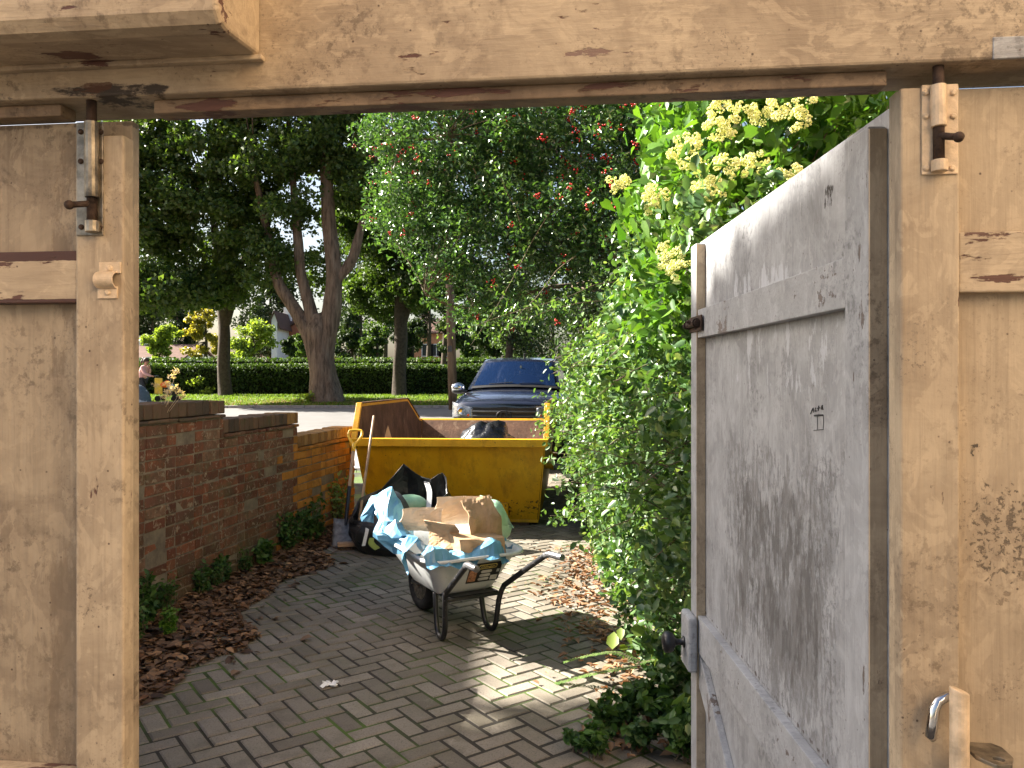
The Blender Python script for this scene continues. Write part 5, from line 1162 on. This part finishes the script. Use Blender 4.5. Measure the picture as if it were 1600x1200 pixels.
b = MB(); b.tube([tk(.08, 2.2, 1.78), tk(.08, 2.16, 1.86)], .018, 8); b.build('aerial', m_bkp, trk)
for s_ in (-1, 1):
    b = MB(); b.ball(tk(s_*1.04, 1.62, 1.25), .105, 14, 10, (1.2, .7, .85)); mh = b.build('mirror', m_crm, trk, smooth=True)
    b = MB(); b.ball(tk(s_*1.04, 1.63, 1.195), .10, 14, 8, (1.22, .75, .62)); b.tube([tk(s_*.86, 1.62, 1.17), tk(s_*1.0, 1.62, 1.19)], .03, 8); b.build('mirror_base', m_bkp, mh, smooth=True)
    def hl_(i, j):
        x = .50+.355*i; lo, hi_ = .80+.0*i, .955+.085*i
        y = .0+.10*(x/.8)**2-.012+.115*max(0, (i-.55)/.45)**2+.02*j; return tk(s_*x, y-.005, lo+(hi_-lo)*j)
    b = MB(); b.grid(hl_, 10, 5); hh = b.build('headlight', m_lens, trk, smooth=True, solid=.02)
    b = MB(); q = hl_(.18, .22); b.ball(q, .035, 8, 6, (1, .4, .8)); b.build('indicator', m_amber, hh)
    b = MB(); q = hl_(.55, .5); b.lathe([(.062, 0), (.066, .006), (.05, .016), (.02, .01)], 18, Matrix.Translation(q+Vector((0,-.004,0))) @ Matrix.Rotation(R(90), 4, 'X')); b.build('lamp_bowl', m_crm, hh)
def front(x, z, o=0.0): return tk(x, .10*(x/.8)**2-.018-o, z)
b = MB(); b.grid(lambda i, j: front(-.5+1.0*i, .72+.235*j), 10, 3); gr = b.build('grille', m_bkp, trk, solid=.01)
b = MB()
for zz in (.76, .83, .90):
    pp = [front(-.5+1.0*i/10, zz, .016) for i in range(11)]; b.tube(pp, .017, 6)
b.build('grille_bar', plain('grille_grey', (.035,.036,.038), .3, 0, .6), trk)
def ring(cx, cz, rx, rz, r, o): return [front(cx+rx*math.cos(a*math.pi/12), cz+rz*math.sin(a*math.pi/12), o) for a in range(25)]
b = MB(); b.tube(ring(0, .835, .115, .08, .011, .04), .011, 6, False); b.tube(ring(0, .865, .055, .03, .008, .04), .008, 6, False); b.tube(ring(0, .835, .035, .075, .008, .042), .008, 6, False); b.build('grille_emblem', plain('emblem_dark', (.05,.05,.055), .25, .5), trk)
b = MB(); b.hexa([front(x_, z_, o) for z_ in (.40, .68) for x_, o in ((-.72,.05),(.72,.05),(.72,-.06),(-.72,-.06))]); b.build('bumper', m_car, trk, bevel=.03)
for s_ in (-1, 1):
    for yy in (.95, 4.0):
        Wm = Matrix.Translation(tk(s_*.80, yy, .38)) @ Matrix(((TN.x, TD.x, 0),(TN.y, TD.y, 0),(0,0,1))).to_4x4() @ Matrix.Rotation(R(90), 4, 'Y')
        b = MB(); b.lathe([(.2,-.12),(.36,-.12),(.385,-.08),(.385,.08),(.36,.12),(.2,.12)], 28, Wm); w_ = b.build('wheel', m_rubber, trk)
        b = MB(); b.lathe([(.05,-.124),(.2,-.123),(.23,-.121),(.23,.121),(.2,.123),(.05,.124)], 24, Wm); b.build('rim', m_steel, w_)

# ---------------------------------------------------------------- person pushing a pram
m_skin = plain('skin', (.42,.24,.17), .6, 0, .4, .08); m_pink = plain('pink_jacket', (.62,.36,.34), .75, 0, .3, .12, 10); m_trou = plain('dark_trousers', (.02,.021,.026), .8); m_hair = plain('dark_brown_hair', (.035,.018,.012), .6)
def skin(name, verts, edges, radii, mat, parent, sub=2, root=0):
    o0 = ORG[parent.name]; me = bpy.data.meshes.new(name); me.from_pydata([tuple(Vector(v)-o0) for v in verts], edges, []); me.materials.append(mat)
    o = bpy.data.objects.new(name, me); C.objects.link(o); o.parent = parent; ORG[o.name] = o0
    o.modifiers.new('skin', 'SKIN').use_smooth_shade = True
    for i, r in enumerate(radii): me.skin_vertices[0].data[i].radius = (r, r) if not isinstance(r, tuple) else r
    me.skin_vertices[0].data[root].use_root = True
    s = o.modifiers.new('sub', 'SUBSURF'); s.levels = sub; s.render_levels = sub; return o
PD = 31.0; pg = gh(PD)+.055; PB = Vector((X(222, PD), PD, pg))
per = thing('person', PB, 'person with tied dark hair in a pink jacket and dark trousers pushing a laden pram', 'person')
def pp_(x, y, z): return PB+Vector((x, y, z*.97))
sk_v = [pp_(0,0,.92), pp_(.03,0,1.10), pp_(.09,0,1.33), pp_(.12,0,1.42), pp_(.15,0,1.50), pp_(.17,0,1.60), pp_(.165,0,1.68),
        pp_(.0,-.09,.86), pp_(.14,-.10,.48), pp_(.03,-.10,.08), pp_(.16,-.11,.035), pp_(0,.09,.86), pp_(-.08,.10,.48), pp_(-.30,.10,.14), pp_(-.22,.10,.045),
        pp_(.08,-.19,1.36), pp_(.22,-.22,1.11), pp_(.47,-.16,1.02), pp_(.54,-.14,1.01), pp_(.08,.19,1.36), pp_(.20,.20,1.14), pp_(.27,.06,1.38), pp_(.26,.03,1.45)]
sk_e = [(0,1),(1,2),(2,3),(3,4),(4,5),(5,6),(0,7),(7,8),(8,9),(9,10),(0,11),(11,12),(12,13),(13,14),(2,15),(15,16),(16,17),(17,18),(2,19),(19,20),(20,21),(21,22)]
sk_r = [.15,.135,.15,.06,.055,.095,.075,.09,.06,.04,.035,.09,.06,.042,.036,.06,.045,.033,.03,.06,.045,.033,.03]
skin('body', sk_v, sk_e, sk_r, m_skin, per)
jv = [pp_(.0,0,.88), pp_(.03,0,1.10), pp_(.09,0,1.33), pp_(.12,0,1.44), pp_(.08,-.19,1.36), pp_(.22,-.22,1.11), pp_(.44,-.165,1.025), pp_(.08,.19,1.36), pp_(.20,.20,1.14), pp_(.265,.08,1.34)]
skin('jacket', jv, [(0,1),(1,2),(2,3),(2,4),(4,5),(5,6),(2,7),(7,8),(8,9)], [.185,.17,.185,.09,.085,.066,.05,.085,.066,.05], m_pink, per)
tv = [pp_(0,0,.93), pp_(0,-.09,.86), pp_(.14,-.10,.48), pp_(.03,-.10,.14), pp_(0,.09,.86), pp_(-.08,.10,.48), pp_(-.29,.10,.19)]
skin('trousers', tv, [(0,1),(1,2),(2,3),(0,4),(4,5),(5,6)], [.165,.115,.08,.06,.115,.08,.06], m_trou, per)
for a, q in ((pp_(.0,-.10,.04), pp_(.19,-.11,.03)), (pp_(-.30,.10,.09), pp_(-.18,.10,.03))):
    b = MB(); b.tube([a, a.lerp(q, .5)+Vector((0,0,.015)), q], [.05, .058, .03], 10); b.build('shoe', m_frame, per, smooth=True)
b = MB(); b.ball(pp_(.155,0,1.665), .112, 14, 10, (1, .95, .92)); b.ball(pp_(.06,0,1.72), .06, 10, 8); b.ball(pp_(.10,0,1.62), .09, 12, 8, (.8,.95,1)); b.tube([pp_(.03,0,1.70), pp_(-.02,0,1.60), pp_(-.03,0,1.48)], [.04,.05,.015], 8)
b.build('hair', m_hair, per, smooth=True)
b = MB(); b.ball(pp_(.265,0,1.61), .018, 8, 6, (1.2,.8,1)); b.build('nose', m_skin, per, smooth=True)
b = MB(); b.ball(pp_(.247,-.035,1.64), .012, 6, 4); b.ball(pp_(.247,.035,1.64), .012, 6, 4); b.build('eyes', m_hair, per)
b = MB(); b.tube([pp_(.255,-.025,1.565), pp_(.262,0,1.562), pp_(.255,.025,1.565)], .006, 5); b.build('mouth', plain('lips', (.35,.12,.10), .5), per)
for i, (h0, dr) in enumerate(((pp_(.55,-.14,1.01), Vector((.8,.1,-.45))), (pp_(.262,.02,1.47), Vector((.15,-.4,.8))))):
    for k in range(5):
        b = MB(); off = Vector((0, (k-2)*.018, 0)); d1 = dr.normalized(); l = (.03,.04,.045,.04,.03)[k]; s0_ = h0+off; s1_ = s0_+d1*l; s2_ = s1_+Vector((d1.x*.3, 0, -.6 if i == 0 else .2))*l*.6; b.tube([s0_, s1_, s2_], [.0095,.0088,.007], 6); b.build('thumb' if k == 0 else 'finger', m_skin, per, smooth=True)
PR = PB+Vector((.95, 0, 0)); pram = thing('pram', PR, 'pram hung with a yellow bag and toys, pushed along the verge', 'pram')
b = MB(); b.tube([PB+Vector((.55,-.2,1.0)), PB+Vector((.55,.2,1.0))], .018, 8)
for s_ in (-.2, .2): b.tube([PB+Vector((.55,s_,1.0)), PB+Vector((.85,s_,.72)), PR+Vector((.35,s_,.2))], .016, 8); b.tube([PR+Vector((.1,s_,.55)), PR+Vector((-.25,s_,.15))], .016, 8)
b.build('frame', m_bkp, pram)
for x in (-.25, .38):
    for s_ in (-.22, .22):
        b = MB(); b.lathe([(.02,-.02),(.1,-.02),(.12,0),(.1,.02),(.02,.02)], 16, Matrix.Translation(PR+Vector((x,s_,.12))) @ Matrix.Rotation(R(90), 4, 'X')); b.build('wheel', m_rubber, pram)
b = MB(); crumple(b, lambda i, j: PR+Vector((.02+.48*(i-.3), .2*math.cos(math.pi*2*j), .47+.16*math.sin(math.pi*2*j)-.12*i)), 8, 14, .04, 5, 6); b.build('seat', m_bkp, pram)
b = MB(); b.box(PB+Vector((.60,-.27,.30)), PB+Vector((.90,-.22,.92)), None); b.build('shopping_bag', plain('yellow_bag', (.72,.52,.05), .6), None, label='yellow shopping bag hanging from the pram handle', cat='bag', org=PB+Vector((.75,-.25,.3)), bevel=.02)
b = MB(); b.ball(PR+Vector((.02,-.22,.66)), .17, 12, 8, (1.2, .5, .7)); b.ball(PR+Vector((.12,-.22,.75)), .10, 10, 8, (1,.5,.8)); b.build('orange_blanket', plain('orange_cloth', (.72,.17,.03), .8), label='bundled bright orange blanket lying on the pram', cat='blanket', org=PR+Vector((0,-.2,.6)), smooth=True)
b = MB(); b.ball(PR+Vector((.30,-.22,.55)), .13, 10, 8, (1,.5,1.1)); b.build('blue_cloth', plain('blue_cloth', (.08,.28,.42), .8), label='small blue cloth bundle at the front of the pram', cat='cloth', org=PR+Vector((.3,-.2,.45)), smooth=True)
b = MB(); c_ = Vector((X(210, 30.2), 30.2, gh(30.2)+.05))
def dome(i, j): a = math.pi*2*i; ph = math.pi/2*j; return c_+Vector((.62*math.cos(a)*math.cos(ph), .5*math.sin(a)*math.cos(ph), .72*math.sin(ph)+.02))
b.grid(dome, 24, 8); hd_ = thing('pop_up_tent', c_, 'blue-grey domed cover on the grass behind the person in pink', 'cover')
b.build('canopy', plain('slate_cloth', (.075,.115,.155), .7), hd_, smooth=True)
b = MB(); b.grid(lambda i, j: c_+Vector((.18+.40*i, -.53+.30*i*i+.12*(1-j)*0, .02))+Vector((-.10*j, .22*j, .58*j-.1*i*j)), 6, 6); b.build('side_panel', plain('pale_cloth', (.40,.47,.52), .7), hd_, label='pale triangular panel')
